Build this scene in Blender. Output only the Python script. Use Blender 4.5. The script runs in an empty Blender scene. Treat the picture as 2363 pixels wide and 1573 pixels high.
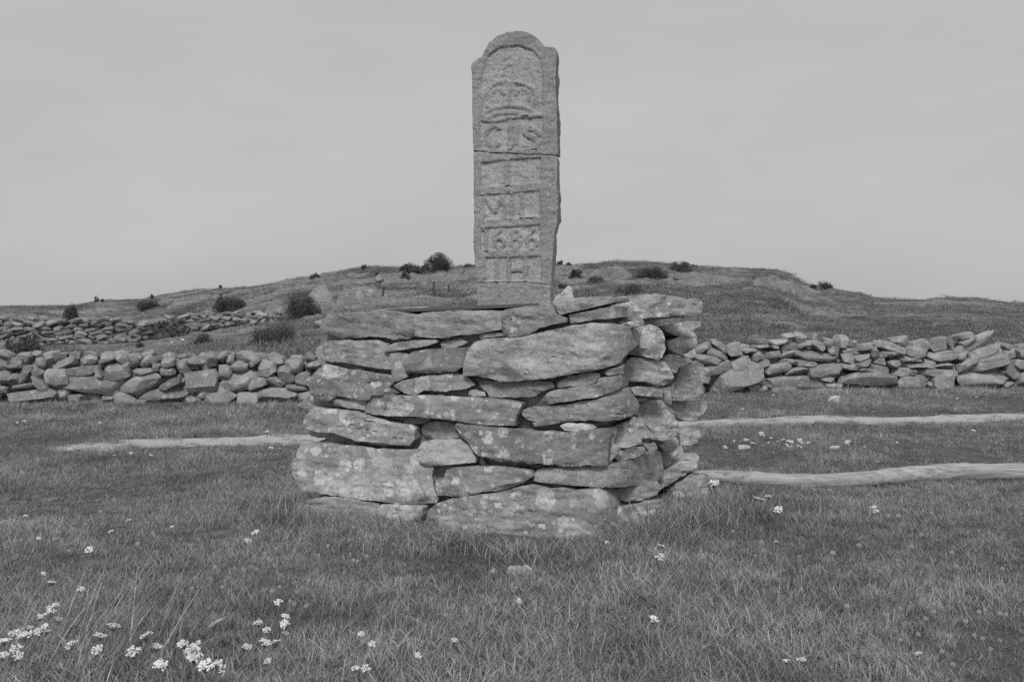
import bpy, bmesh, math, random
import numpy as np
from mathutils import Vector, Matrix
from mathutils.geometry import delaunay_2d_cdt

random.seed(7)
RNG = np.random.default_rng(11)
sc = bpy.context.scene
COL = sc.collection

# ------------------------------------------------------------------ camera
FPX, CX, HY, EYE = 2460.0, 1181.5, 705.0, 1.5      # focal length, axis, horizon in photo pixels; eye height in metres
cam_d = bpy.data.cameras.new('camera')
cam_d.sensor_width = 36.0
cam_d.lens = FPX / 2363.0 * 36.0
cam_d.shift_y = -(1573 / 2 - HY) / 2363.0
cam_d.clip_start = 0.1
cam_d.clip_end = 6000
cam_d.dof.use_dof = True
cam_d.dof.focus_distance = 7.3
cam_d.dof.aperture_fstop = 6.3
cam = bpy.data.objects.new('camera', cam_d)
COL.objects.link(cam)
cam.location = (0, 0, EYE)
cam.rotation_euler = (math.radians(90), 0, 0)
sc.camera = cam

# ------------------------------------------------------------------ sky, sun, exposure
TO_SUN = Vector((-0.10, -0.72, 0.70)).normalized()
world = bpy.data.worlds.new('World')
sc.world = world
world.use_nodes = True
wn, wl = world.node_tree.nodes, world.node_tree.links
wn.clear()
w_out = wn.new('ShaderNodeOutputWorld')
w_bg = wn.new('ShaderNodeBackground')
w_bg.inputs['Strength'].default_value = 0.1
w_sky = wn.new('ShaderNodeTexSky')
w_sky.sky_type = 'NISHITA'
w_sky.sun_disc = False
w_sky.sun_elevation = math.asin(TO_SUN.z)
w_sky.sun_rotation = math.atan2(TO_SUN.x, TO_SUN.y)
w_sky.air_density = 1.0
w_sky.dust_density = 3.0
w_bw = wn.new('ShaderNodeRGBToBW')                  # a black and white photograph
w_tc = wn.new('ShaderNodeTexCoord')
w_map = wn.new('ShaderNodeMapping'); w_map.inputs['Scale'].default_value = (1.2, 1.2, 4.0)
w_noise = wn.new('ShaderNodeTexNoise')
w_noise.inputs['Scale'].default_value = 2.2; w_noise.inputs['Detail'].default_value = 7; w_noise.inputs['Roughness'].default_value = 0.62
w_deck = wn.new('ShaderNodeMapRange')               # thin even cloud deck
w_deck.inputs['From Min'].default_value = 0.3; w_deck.inputs['From Max'].default_value = 0.7
w_deck.inputs['To Min'].default_value = 4.75; w_deck.inputs['To Max'].default_value = 5.45
w_mix = wn.new('ShaderNodeMix'); w_mix.data_type = 'FLOAT'
w_mix.inputs[0].default_value = 0.82
wl.new(w_sky.outputs[0], w_bw.inputs[0])
wl.new(w_tc.outputs['Generated'], w_map.inputs[0])
wl.new(w_map.outputs[0], w_noise.inputs['Vector'])
wl.new(w_noise.outputs['Fac'], w_deck.inputs['Value'])
wl.new(w_bw.outputs[0], w_mix.inputs[2])
wl.new(w_deck.outputs[0], w_mix.inputs[3])
wl.new(w_mix.outputs[0], w_bg.inputs['Color'])
wl.new(w_bg.outputs[0], w_out.inputs['Surface'])

sun_d = bpy.data.lights.new('sun', 'SUN')
sun_d.energy = 2.0
sun_d.angle = math.radians(14)
sun = bpy.data.objects.new('sun', sun_d)
COL.objects.link(sun)
sun.rotation_euler = (-TO_SUN).to_track_quat('-Z', 'Y').to_euler()

sc.view_settings.view_transform = 'Standard'
sc.view_settings.look = 'None'
sc.view_settings.exposure = 0.10
sc.view_settings.gamma = 1.0
sc.view_settings.use_curve_mapping = False
sc.cycles.max_bounces = 4
sc.cycles.diffuse_bounces = 4
sc.cycles.adaptive_threshold = 0.02
sc.cycles.use_denoising = False            # the photograph has film grain; keep the stone and grass texture crisp
sc.cycles.transparent_max_bounces = 4

# ------------------------------------------------------------------ noise helpers
def _hash(ix, iy, iz, seed):
    h = (ix * 374761393 + iy * 668265263 + iz * 2147483647 + seed * 1274126177) & 0xFFFFFFFF
    h = ((h ^ (h >> 13)) * 1274126177) & 0xFFFFFFFF
    h = ((h ^ (h >> 16)) * 2246822519) & 0xFFFFFFFF
    return ((h ^ (h >> 15)) & 0xFFFFFF) / float(0xFFFFFF)

def vnoise(x, y, z=0.0, seed=0):
    x, y, z = np.broadcast_arrays(np.asarray(x, float), np.asarray(y, float), np.asarray(z, float))
    ix, iy, iz = np.floor(x).astype(np.int64), np.floor(y).astype(np.int64), np.floor(z).astype(np.int64)
    fx, fy, fz = x - ix, y - iy, z - iz
    fx, fy, fz = fx * fx * (3 - 2 * fx), fy * fy * (3 - 2 * fy), fz * fz * (3 - 2 * fz)
    r = 0
    for dx in (0, 1):
        for dy in (0, 1):
            for dz in (0, 1):
                w = (fx if dx else 1 - fx) * (fy if dy else 1 - fy) * (fz if dz else 1 - fz)
                r = r + w * _hash(ix + dx, iy + dy, iz + dz, seed)
    return r * 2 - 1

def fbm(x, y, z=0.0, seed=0, oct=4, gain=0.5):
    a, s, f = 0.0, 1.0, 1.0
    for i in range(oct):
        a = a + s * vnoise(np.asarray(x) * f, np.asarray(y) * f, np.asarray(z) * f, seed + i * 17)
        s *= gain; f *= 2.03
    return a

def sstep(a, b, x):
    t = np.clip((x - a) / (b - a), 0, 1)
    return t * t * (3 - 2 * t)

# ------------------------------------------------------------------ object helpers
def link(o, parent=None):
    COL.objects.link(o)
    if parent is not None:
        o.parent = parent
    return o

def tag(o, label=None, cat=None, group=None, kind=None):
    if label: o['label'] = label
    if cat: o['category'] = cat
    if group: o['group'] = group
    if kind: o['kind'] = kind
    return o

def thing(name, label, cat, loc=(0, 0, 0), group=None):
    o = bpy.data.objects.new(name, None)
    o.empty_display_size = 0.1
    o.location = loc
    link(o)
    return tag(o, label, cat, group)

def mesh_np(name, verts, faces, mat=None, smooth=True, sharp=None):
    me = bpy.data.meshes.new(name)
    verts = np.asarray(verts, float)
    me.from_pydata(verts.tolist(), [], [list(map(int, f)) for f in faces])
    if mat: me.materials.append(mat)
    if smooth:
        me.polygons.foreach_set('use_smooth', [True] * len(me.polygons))
        if sharp: me.set_sharp_from_angle(angle=math.radians(sharp))
    me.update()
    return me

def tri_mesh(name, verts, tris, mat=None, smooth=False):
    verts = np.ascontiguousarray(verts, np.float32); tris = np.ascontiguousarray(tris, np.int32)
    me = bpy.data.meshes.new(name)
    n, k = len(tris), tris.shape[1]
    me.vertices.add(len(verts)); me.vertices.foreach_set('co', verts.ravel())
    me.loops.add(n * k); me.loops.foreach_set('vertex_index', tris.ravel())
    me.polygons.add(n); me.polygons.foreach_set('loop_start', np.arange(n, dtype=np.int32) * k)
    if smooth: me.polygons.foreach_set('use_smooth', np.ones(n, bool))
    if mat: me.materials.append(mat)
    me.update(calc_edges=True)
    return me

def float_attr(me, name, vals, dom='POINT'):
    a = me.attributes.new(name, 'FLOAT', dom)
    a.data.foreach_set('value', np.ascontiguousarray(vals, np.float32))

def obj(name, me, parent=None, loc=(0, 0, 0)):
    o = bpy.data.objects.new(name, me)
    o.location = loc
    return link(o, parent)

# ------------------------------------------------------------------ materials (all neutral: the photograph is monochrome)
class Nodes:
    def __init__(self, name):
        self.m = bpy.data.materials.new(name); self.m.use_nodes = True
        self.t = self.m.node_tree; self.t.nodes.clear()
        self.out = self.n('ShaderNodeOutputMaterial')
        self.b = self.n('ShaderNodeBsdfPrincipled')
        self.b.inputs['Roughness'].default_value = 0.9
        self.b.inputs['Specular IOR Level'].default_value = 0.2
        self.l(self.b.outputs[0], self.out.inputs[0])
    def n(self, k, **kw):
        x = self.t.nodes.new(k)
        for a, v in kw.items(): setattr(x, a, v)
        return x
    def l(self, a, b): self.t.links.new(a, b)
    def pos(self, scale=(1, 1, 1), rnd=0.0, rot=(0, 0, 0)):
        g = self.n('ShaderNodeNewGeometry'); v = g.outputs['Position']
        if rnd:
            oi = self.n('ShaderNodeObjectInfo')
            mu = self.n('ShaderNodeMath', operation='MULTIPLY'); mu.inputs[1].default_value = rnd
            self.l(oi.outputs['Random'], mu.inputs[0])
            ad = self.n('ShaderNodeVectorMath', operation='ADD')
            self.l(v, ad.inputs[0]); self.l(mu.outputs[0], ad.inputs[1]); v = ad.outputs[0]
        mp = self.n('ShaderNodeMapping'); mp.inputs['Scale'].default_value = scale; mp.inputs['Rotation'].default_value = rot
        self.l(v, mp.inputs[0])
        return mp.outputs[0]
    def noise(self, vec, scale, detail=4, rough=0.55, dist=0.0):
        x = self.n('ShaderNodeTexNoise')
        x.inputs['Scale'].default_value = scale; x.inputs['Detail'].default_value = detail
        x.inputs['Roughness'].default_value = rough; x.inputs['Distortion'].default_value = dist
        self.l(vec, x.inputs['Vector']); return x.outputs['Fac']
    def voro(self, vec, scale, feature='F1', rand=1.0):
        x = self.n('ShaderNodeTexVoronoi', feature=feature)
        x.inputs['Scale'].default_value = scale; x.inputs['Randomness'].default_value = rand
        self.l(vec, x.inputs['Vector']); return x
    def rng(self, v, a, b, c=0.0, d=1.0, smooth=False):
        x = self.n('ShaderNodeMapRange')
        if smooth: x.interpolation_type = 'SMOOTHSTEP'
        for i, q in enumerate((a, b, c, d)): x.inputs[i + 1].default_value = q
        self.l(v, x.inputs[0]); return x.outputs[0]
    def math(self, op, a, b=None, clamp=False):
        x = self.n('ShaderNodeMath', operation=op); x.use_clamp = clamp
        for i, q in enumerate((a, b)):
            if q is None: continue
            if isinstance(q, (int, float)): x.inputs[i].default_value = q
            else: self.l(q, x.inputs[i])
        return x.outputs[0]
    def mix(self, f, a, b):
        x = self.n('ShaderNodeMix'); x.data_type = 'FLOAT'
        for i, q in ((0, f), (2, a), (3, b)):
            if isinstance(q, (int, float)): x.inputs[i].default_value = q
            else: self.l(q, x.inputs[i])
        return x.outputs[0]
    def bump(self, h, strength, dist, prev=None):
        x = self.n('ShaderNodeBump'); x.inputs['Strength'].default_value = strength; x.inputs['Distance'].default_value = dist
        self.l(h, x.inputs['Height'])
        if prev is not None: self.l(prev, x.inputs['Normal'])
        return x.outputs[0]
    def color(self, v): self.l(v, self.b.inputs['Base Color'])
    def normal(self, v): self.l(v, self.b.inputs['Normal'])
    def rnd(self): return self.n('ShaderNodeObjectInfo').outputs['Random']

def stone_mat(name, lo, hi, spot=0.5, spot_amt=1.0, dark_amt=0.5, streak=0.5, scale=1.0, bump=1.0, more=0.0):
    N = Nodes(name)
    p = N.pos((1, 1, 1), 37.0)
    ps = N.pos((1.2, 1.2, 9.0), 37.0, (0.15, -0.12 + 0.3 * (len(name) % 3 - 1), 0.3))
    n_big = N.noise(p, 4.0 * scale, 5, 0.6, 0.4)
    n_mid = N.noise(p, 17.0 * scale, 6, 0.65, 0.3)
    n_fine = N.noise(p, 95.0 * scale, 4, 0.7)
    n_str = N.noise(ps, 6.0 * scale, 6, 0.65, 0.6)
    n_grain = N.noise(p, 260.0 * scale, 2, 0.6)
    base = N.mix(N.rng(n_big, 0.3, 0.7), lo, hi)
    base = N.math('MULTIPLY', base, N.rng(n_mid, 0.25, 0.75, 0.80, 1.20))
    base = N.math('MULTIPLY', base, N.rng(n_str, 0.25, 0.75, 1 - 0.35 * streak, 1 + 0.30 * streak))
    base = N.math('MULTIPLY', base, N.rng(n_fine, 0.25, 0.75, 0.62, 1.38))
    base = N.math('MULTIPLY', base, N.rng(n_grain, 0.25, 0.75, 0.75, 1.25))
    base = N.math('MULTIPLY', base, N.rng(N.rnd(), 0, 1, 0.76, 1.22))
    # dark lichen crust in blotches
    dk = N.math('MULTIPLY', N.rng(N.noise(p, 7.5 * scale, 6, 0.7, 0.8), 0.53, 0.66, 0, 1, True), N.rng(n_fine, 0.3, 0.6))
    base = N.math('MULTIPLY', base, N.mix(N.math('MULTIPLY', dk, dark_amt), 1.0, 0.45))
    # pale round lichen rosettes of two sizes
    wob = N.n('ShaderNodeVectorMath', operation='ADD')
    wn_ = N.n('ShaderNodeTexNoise'); wn_.inputs['Scale'].default_value = 42 * scale; wn_.inputs['Detail'].default_value = 3
    N.l(p, wn_.inputs['Vector'])
    sub = N.n('ShaderNodeVectorMath', operation='SCALE'); sub.inputs['Scale'].default_value = 0.034 / scale
    N.l(wn_.outputs['Color'], sub.inputs[0]); N.l(p, wob.inputs[0]); N.l(sub.outputs[0], wob.inputs[1])
    cover = N.noise(p, 2.6, 3, 0.6)
    for vs, rad, amt in ((11.0, 0.40, 1.0), (25.0, 0.38, 0.85), (5.5, 0.44, 0.75)):
        v = N.voro(wob.outputs[0], vs * scale)
        cell = N.n('ShaderNodeSeparateColor'); N.l(v.outputs['Color'], cell.inputs[0])
        size = N.math('MULTIPLY', N.rng(cell.outputs[0], 0.15, 1.0, 0.0, rad), N.rng(cover, 0.34 - more, 0.56 - more, 0.05, 1.35))
        mask = N.rng(N.math('SUBTRACT', size, v.outputs['Distance']), 0.0, 0.05, 0, 1, True)
        mask = N.math('MULTIPLY', mask, N.rng(cell.outputs[1], 0.0, 1.0, 0.35 * amt, amt))
        mask = N.math('MULTIPLY', mask, N.rng(N.noise(p, 55 * scale, 4, 0.7, 0.5), 0.36, 0.52, 0.25, 1.0, True))
        mask = N.math('MULTIPLY', mask, spot_amt, True)
        base = N.mix(mask, base, N.math('MULTIPLY', N.rng(n_fine, 0.25, 0.75, 0.86, 1.14), spot))
    N.color(base)
    b1 = N.bump(n_mid, 0.55 * bump, 0.018 / scale)
    b2 = N.bump(n_str, 0.38 * bump * streak, 0.014 / scale, b1)
    b3 = N.bump(n_fine, 0.6 * bump, 0.005 / scale, b2)
    N.normal(b3)
    return N.m

M_PED = stone_mat('pedestal_gneiss', 0.23, 0.35, 0.60, 0.85, 0.9, 0.5)
M_PED_L = stone_mat('lichen_crusted_gneiss', 0.21, 0.33, 0.60, 1.0, 0.6, 0.25, 0.9, 1.0, 0.12)
M_PED_P = stone_mat('bare_gneiss', 0.25, 0.37, 0.52, 0.25, 0.5, 0.9, 1.15, 1.2)
M_PED_D = stone_mat('dark_crusted_gneiss', 0.23, 0.36, 0.56, 0.6, 1.0, 0.35, 0.8, 1.3)
M_PED_SIDE = stone_mat('pedestal_gneiss_coarse', 0.30, 0.45, 0.66, 0.9, 0.9, 0.9, 1.5, 1.6)  # coarse side stones; missing fill light on this side is put into the paler base
M_PALE = stone_mat('pale_quartz_stone', 0.46, 0.58, 0.66, 0.3, 0.2, 0.5)
M_WALL = stone_mat('fieldstone', 0.21, 0.33, 0.50, 0.7, 0.8, 0.5, 0.8, 1.5)
M_WALL2 = stone_mat('slab_stone', 0.26, 0.37, 0.52, 0.6, 0.7, 0.7, 0.8, 1.5)
M_FARW = stone_mat('dark_wall_stone', 0.19, 0.30, 0.46, 0.7, 0.8, 0.4, 0.6, 1.2)
M_BOULDER = stone_mat('boulder_rock', 0.23, 0.33, 0.42, 0.6, 0.8, 0.5, 0.6, 1.3)
M_HILLROCK = stone_mat('hill_rock', 0.13, 0.215, 0.30, 0.7, 0.8, 0.9, 0.35, 1.6)
M_CORE = stone_mat('rubble', 0.30, 0.40, 0.5, 0.3, 0.8, 0.6, 1.0, 1.5)

def granite_mat():
    N = Nodes('carved_granite')
    p = N.pos()
    big, mid = N.noise(p, 3.5, 4, 0.6, 0.3), N.noise(p, 20, 5, 0.65)
    sp, gr = N.noise(p, 105, 3, 0.75), N.noise(p, 210, 2, 0.7)
    v = N.rng(big, 0.3, 0.7, 0.275, 0.345)
    v = N.math('MULTIPLY', v, N.rng(mid, 0.25, 0.75, 0.82, 1.18))
    v = N.math('MULTIPLY', v, N.rng(sp, 0.3, 0.7, 0.62, 1.42))
    v = N.math('MULTIPLY', v, N.rng(gr, 0.3, 0.7, 0.75, 1.25))
    dk = N.rng(N.noise(p, 9, 6, 0.75, 0.6), 0.60, 0.70, 0, 0.65, True)
    v = N.math('MULTIPLY', v, N.mix(N.math('MULTIPLY', dk, N.rng(sp, 0.35, 0.6)), 1.0, 0.4))
    at = N.n('ShaderNodeAttribute', attribute_name='crust')     # weather crust kept on the smooth uncarved faces
    v = N.math('MULTIPLY', v, N.mix(at.outputs['Fac'], 1.10, 0.87))
    N.color(v)
    b = N.bump(sp, 0.7, 0.006); b = N.bump(mid, 0.5, 0.012, b)
    N.normal(b)
    return N.m
M_GRANITE = granite_mat()

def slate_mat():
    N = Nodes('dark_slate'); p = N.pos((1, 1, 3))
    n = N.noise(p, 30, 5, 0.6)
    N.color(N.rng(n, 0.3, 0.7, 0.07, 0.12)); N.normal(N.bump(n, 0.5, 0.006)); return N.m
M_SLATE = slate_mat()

def ground_mat():
    N = Nodes('turf_and_heath'); p = N.pos()
    g = N.n('ShaderNodeNewGeometry'); sx = N.n('ShaderNodeSeparateXYZ'); N.l(g.outputs['Position'], sx.inputs[0])
    far = N.rng(sx.outputs[1], 19, 24)
    fine = N.noise(p, 60, 5, 0.7); patch = N.noise(p, 1.3, 5, 0.6, 0.3)
    turf = N.math('MULTIPLY', N.rng(fine, 0.3, 0.7, 0.09, 0.20), N.rng(patch, 0.3, 0.7, 0.75, 1.25))
    ph = N.pos((0.5, 0.9, 2.2))
    h1, h2 = N.noise(ph, 0.55, 6, 0.65, 0.5), N.noise(p, 5.0, 6, 0.72)
    heath = N.math('MULTIPLY', N.rng(h1, 0.38, 0.62, 0.105, 0.27), N.rng(h2, 0.3, 0.7, 0.45, 1.55))
    heather = N.rng(N.noise(N.pos((0.45, 0.8, 1.5)), 0.9, 6, 0.68, 0.4), 0.54, 0.62, 1.0, 0.5, True)      # dark heather growing in patches
    heath = N.math('MULTIPLY', heath, heather)
    # rock shows through in bands, more of it on the higher left and centre of the hill
    rk = N.noise(N.pos((0.35, 0.6, 2.5)), 1.0, 7, 0.7, 0.6)
    ra = N.n('ShaderNodeAttribute', attribute_name='rock')
    rmask = N.rng(N.math('ADD', ra.outputs['Fac'], N.rng(rk, 0.3, 0.7, -0.35, 0.35)), 0.35, 0.65, 0, 1, True)
    rock = N.math('MULTIPLY', N.rng(h2, 0.3, 0.7, 0.19, 0.40), N.rng(N.noise(N.pos((0.4, 0.4, 8)), 3, 5, 0.7, 0.6), 0.35, 0.6, 0.65, 1.2))
    ck = N.noise(N.pos((0.30, 0.30, 3.0)), 1.6, 6, 0.62, 0.8)
    crk = N.rng(N.math('ABSOLUTE', N.math('SUBTRACT', ck, 0.5)), 0.004, 0.016, 0.40, 1.0, True)
    rock = N.math('MULTIPLY', rock, crk)
    hill = N.mix(rmask, heath, rock)
    N.color(N.mix(far, turf, hill))
    b = N.bump(fine, 0.8, 0.03); b = N.bump(h2, 0.8, 0.18, b); b = N.bump(rk, 0.6, 0.5, b)
    N.normal(b)
    return N.m
M_GROUND = ground_mat()

def gravel_mat():
    N = Nodes('path_gravel'); p = N.pos()
    n, f = N.noise(p, 4, 5, 0.7), N.noise(p, 70, 4, 0.8)
    v = N.math('MULTIPLY', N.rng(n, 0.3, 0.7, 0.46, 0.60), N.rng(f, 0.3, 0.7, 0.7, 1.25))
    N.color(v); N.normal(N.bump(f, 0.9, 0.02)); return N.m
M_PATH = gravel_mat()

def blade_mat(name, lo, hi, patch_scale=0.9, trans=0.3):
    N = Nodes(name); p = N.pos()
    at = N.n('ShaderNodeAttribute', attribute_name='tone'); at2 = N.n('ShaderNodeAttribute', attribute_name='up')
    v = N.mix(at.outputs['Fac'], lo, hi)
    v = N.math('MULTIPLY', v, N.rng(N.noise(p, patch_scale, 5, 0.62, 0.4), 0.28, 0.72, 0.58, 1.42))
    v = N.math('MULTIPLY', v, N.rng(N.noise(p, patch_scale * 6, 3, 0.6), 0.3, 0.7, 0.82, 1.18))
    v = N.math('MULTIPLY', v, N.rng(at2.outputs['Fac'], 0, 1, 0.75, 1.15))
    N.color(v)
    N.b.inputs['Roughness'].default_value = 0.6
    N.b.inputs['Specular IOR Level'].default_value = 0.3
    tr = N.n('ShaderNodeBsdfTranslucent'); N.l(v, tr.inputs['Color'])
    ms = N.n('ShaderNodeMixShader'); ms.inputs[0].default_value = trans
    N.l(N.b.outputs[0], ms.inputs[1]); N.l(tr.outputs[0], ms.inputs[2]); N.l(ms.outputs[0], N.out.inputs[0])
    return N.m
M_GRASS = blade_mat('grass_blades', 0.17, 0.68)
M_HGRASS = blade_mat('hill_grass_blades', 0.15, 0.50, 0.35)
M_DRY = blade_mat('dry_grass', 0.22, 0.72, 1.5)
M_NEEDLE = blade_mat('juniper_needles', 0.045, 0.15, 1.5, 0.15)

def plain(name, lo, hi, scale=40, rough=0.9, bump=0.3):
    N = Nodes(name); p = N.pos()
    n = N.noise(p, scale, 4, 0.6)
    v = N.math('MULTIPLY', N.rng(n, 0.3, 0.7, lo, hi), N.rng(N.rnd(), 0, 1, 0.88, 1.12))
    N.color(v); N.b.inputs['Roughness'].default_value = rough
    N.normal(N.bump(n, bump, 0.01)); return N.m
M_PETAL = plain('white_petals', 0.58, 0.76, 120, 0.8)
M_STEM = plain('flower_stem', 0.16, 0.26)
M_SEED = plain('seed_fluff', 0.40, 0.54, 200)
M_SEEDC = plain('seed_core', 0.12, 0.18, 200)
M_WOODY = plain('juniper_stem', 0.08, 0.14)
M_POST = plain('weathered_post', 0.05, 0.09)

def log_mat():
    N = Nodes('peeled_timber'); p = N.pos((1.2, 26, 26))
    n = N.noise(p, 1.6, 6, 0.65, 0.5); b = N.noise(N.pos((0.8, 3, 3)), 2.0, 4, 0.6)
    ck = N.rng(N.noise(N.pos((0.7, 34, 34)), 1.5, 4, 0.6, 0.3), 0.62, 0.66, 1.0, 0.45, True)
    v = N.math('MULTIPLY', N.rng(n, 0.3, 0.7, 0.20, 0.52), N.rng(b, 0.3, 0.7, 0.7, 1.2))
    N.color(N.math('MULTIPLY', v, ck)); N.normal(N.bump(n, 0.5, 0.01)); return N.m
M_LOG = log_mat()

# ------------------------------------------------------------------ terrain
SKY = np.array([(-900, 722), (-300, 712), (0, 706), (100, 706), (170, 706), (195, 701), (240, 693), (330, 689), (400, 678), (480, 669),
    (560, 663), (640, 653), (700, 643), (760, 631), (800, 623), (850, 616), (900, 617), (960, 619), (1040, 619), (1100, 613),
    (1200, 613), (1290, 611), (1330, 613), (1370, 608), (1420, 604), (1480, 604), (1540, 609), (1600, 617), (1660, 621),
    (1720, 622), (1790, 627), (1830, 638), (1847, 653), (1880, 661), (1930, 668), (1990, 674), (2012, 684), (2060, 691),
    (2130, 692), (2190, 687), (2260, 691), (2330, 697), (2500, 704), (3300, 716)], float)
RIDGE = np.array([(-900, 100), (0, 95), (400, 85), (700, 72), (1000, 66), (1600, 66), (1850, 62), (1990, 59), (2100, 54), (2363, 52), (3300, 52)], float)
RISE0 = 20.0

def ridge_of(X): return np.interp(X, RIDGE[:, 0], RIDGE[:, 1])

def rock_mask(x, y):
    x = np.asarray(x, float); y = np.asarray(y, float)
    X = CX + FPX * x / np.maximum(y, .5)
    n = fbm(x / 6.5, y / 3.0, 0, 131, 5, 0.6)
    tt = (y - RISE0) / (ridge_of(np.clip(X, -1200, 3600)) - RISE0)
    thr = 0.16 + (0.16 * sstep(1250, 1500, X) + 0.25 * sstep(1550, 1750, X)) * (1 - 0.8 * sstep(.74, .86, tt)) - 0.26 * (1 - sstep(350, 650, np.abs(X - 980))) * sstep(40, 50, y) + .25 * sstep(2000, 2080, X)
    return sstep(thr, thr + 0.22, n) * sstep(27, 38, y) * sstep(150, 90, y)

def terr(x, y):
    x = np.asarray(x, float); y = np.asarray(y, float)
    ys = np.maximum(y, 0.5)
    X = np.clip(CX + FPX * x / ys, -1200, 3600)
    D = ridge_of(X)
    zr = EYE + D * (HY - np.interp(X, SKY[:, 0], SKY[:, 1])) / FPX
    t = (y - RISE0) / (D - RISE0)
    p = 2.1 - 0.95 * sstep(250, 720, X)
    tc = np.clip(t, 0, 1)
    z = zr * tc ** p
    over = np.maximum(y - D, 0)
    z = z - 0.09 * over / (1 + over / 60.0)
    hf = sstep(0.08, 0.5, t) * (1 - 0.72 * sstep(0.8, 1.0, t)) * (1 - sstep(1.0, 1.5, t)) * (1 - 0.55 * sstep(1750, 2050, X))
    rough = 0.22 * fbm(x / 5.5, y / 3.4, 0, 5, 5, 0.55)
    led = fbm(x / 9, y / 4, 0, 31, 3)
    step = (np.floor(led * 5) + sstep(0.0, 0.3, led * 5 - np.floor(led * 5))) / 5
    rk = rock_mask(x, y); rs = fbm(x / 2.2, y / 1.1, 0, 141, 4, .6); rs = (np.floor(rs * 4) + sstep(.55, 1.0, rs * 4 - np.floor(rs * 4))) / 4
    z = z + hf * (rough + 0.40 * (step - led) + 0.16 * step + rk * (0.16 + 0.16 * rs))
    near = 1 - sstep(14, 24, y)
    z = z + near * (0.035 * fbm(x / 1.7, y / 1.7, 0, 9, 3)) + 0.05 * (1 - near) * (1 - hf) * fbm(x / 3.0, y / 2.0, 0, 19, 3)
    dm = np.hypot((x + 0.05) / 1.75, (y - 7.65) / 1.55)          # soil built up round the foot of the pedestal
    z = z + 0.03 * sstep(1.25, 0.85, dm)
    return z

def ray(X, Y): return np.array([(X - CX) / FPX, 1.0, (HY - Y) / FPX])

def ground_hit(X, Y, lo=3.0, hi=130.0):
    r = ray(X, Y)
    d = np.exp(np.linspace(math.log(lo), math.log(hi), 1500))
    gap = EYE + r[2] * d - terr(r[0] * d, d)
    k = np.argmax(gap < 0) if (gap < 0).any() else int(np.argmin(gap))
    dd = d[k]
    x, y = r[0] * dd, dd
    return np.array([x, y, float(terr(x, y))])

def build_ground():
    th = np.concatenate([np.radians(np.linspace(-180, -34, 46, endpoint=False)), np.radians(np.linspace(-34, 34, 560, endpoint=False)),
                         np.radians(np.linspace(34, 180, 46, endpoint=False))])
    nr, nh, nb = 150, 190, 26
    near = np.exp(np.linspace(math.log(0.6), math.log(RISE0), nr, endpoint=False))
    V = []
    for a in th:
        c = max(math.cos(a), 0.25)
        X = np.clip(CX + FPX * math.tan(a), -1200, 3600) if abs(a) < 1.3 else (-1200 if a < 0 else 3600)
        D = float(ridge_of(X))
        dep = np.concatenate([near, np.linspace(RISE0, D, nh, endpoint=False), D + np.exp(np.linspace(math.log(1), math.log(2500), nb)) - 1])
        rad = dep / c
        V.append(np.stack([np.sin(a) * rad, np.cos(a) * rad], 1))
    V = np.array(V); nc, nd, _ = V.shape
    x, y = V[..., 0].ravel(), V[..., 1].ravel()
    z = terr(x, y)
    verts = np.stack([x, y, z], 1)
    i, j = np.meshgrid(np.arange(nc), np.arange(nd - 1), indexing='ij')
    i2 = (i + 1) % nc
    q = np.stack([i * nd + j, i2 * nd + j, i2 * nd + j + 1, i * nd + j + 1], -1).reshape(-1, 4)[:, ::-1]
    verts = np.vstack([verts, [[0, 0, float(terr(0, 0.6))]]])
    me = tri_mesh('ground', verts, q, M_GROUND, True)
    bm = bmesh.new(); bm.from_mesh(me); bm.verts.ensure_lookup_table()
    ce = bm.verts[len(verts) - 1]
    for k in range(nc):
        bm.faces.new((ce, bm.verts[((k + 1) % nc) * nd], bm.verts[k * nd]))
    bmesh.ops.recalc_face_normals(bm, faces=bm.faces)
    bm.to_mesh(me); bm.free()
    if me.polygons[len(me.polygons) // 3].normal.z < 0: me.flip_normals()
    o = obj('ground', me); tag(o, kind='structure')
    return o, verts
GROUND, GV = build_ground()

# ------------------------------------------------------------------ gravel path
PATH_PX = [(110, 1031), (200, 1027), (330, 1021), (450, 1017), (700, 1011), (1000, 1000), (1300, 990), (1620, 979), (1900, 972), (2100, 969),
           (2330, 965), (2700, 959), (3300, 950)]
def flat_hit(X, Y, z=0.0):
    r = ray(X, Y); d = (z - EYE) / r[2]
    return np.array([r[0] * d, d, z])
pc = np.array([flat_hit(*q)[:2] for q in PATH_PX])
def path_curve(n=260):
    s = np.concatenate([[0], np.cumsum(np.linalg.norm(np.diff(pc, axis=0), axis=1))])
    t = np.linspace(0, s[-1], n)
    c = np.stack([np.interp(t, s, pc[:, 0]), np.interp(t, s, pc[:, 1])], 1)
    k = np.ones(9) / 9
    c[4:-4] = np.stack([np.convolve(c[:, 0], k, 'valid'), np.convolve(c[:, 1], k, 'valid')], 1)
    return c
PC = path_curve()
def path_half(c):     # narrows and grows over towards the left
    return 0.44 * (0.10 + 0.90 * sstep(-5.15, -4.6, c[:, 0])) + 0.06 * vnoise(c[:, 0] * 1.3, 0, 0, 3)
PH = path_half(PC)
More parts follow.
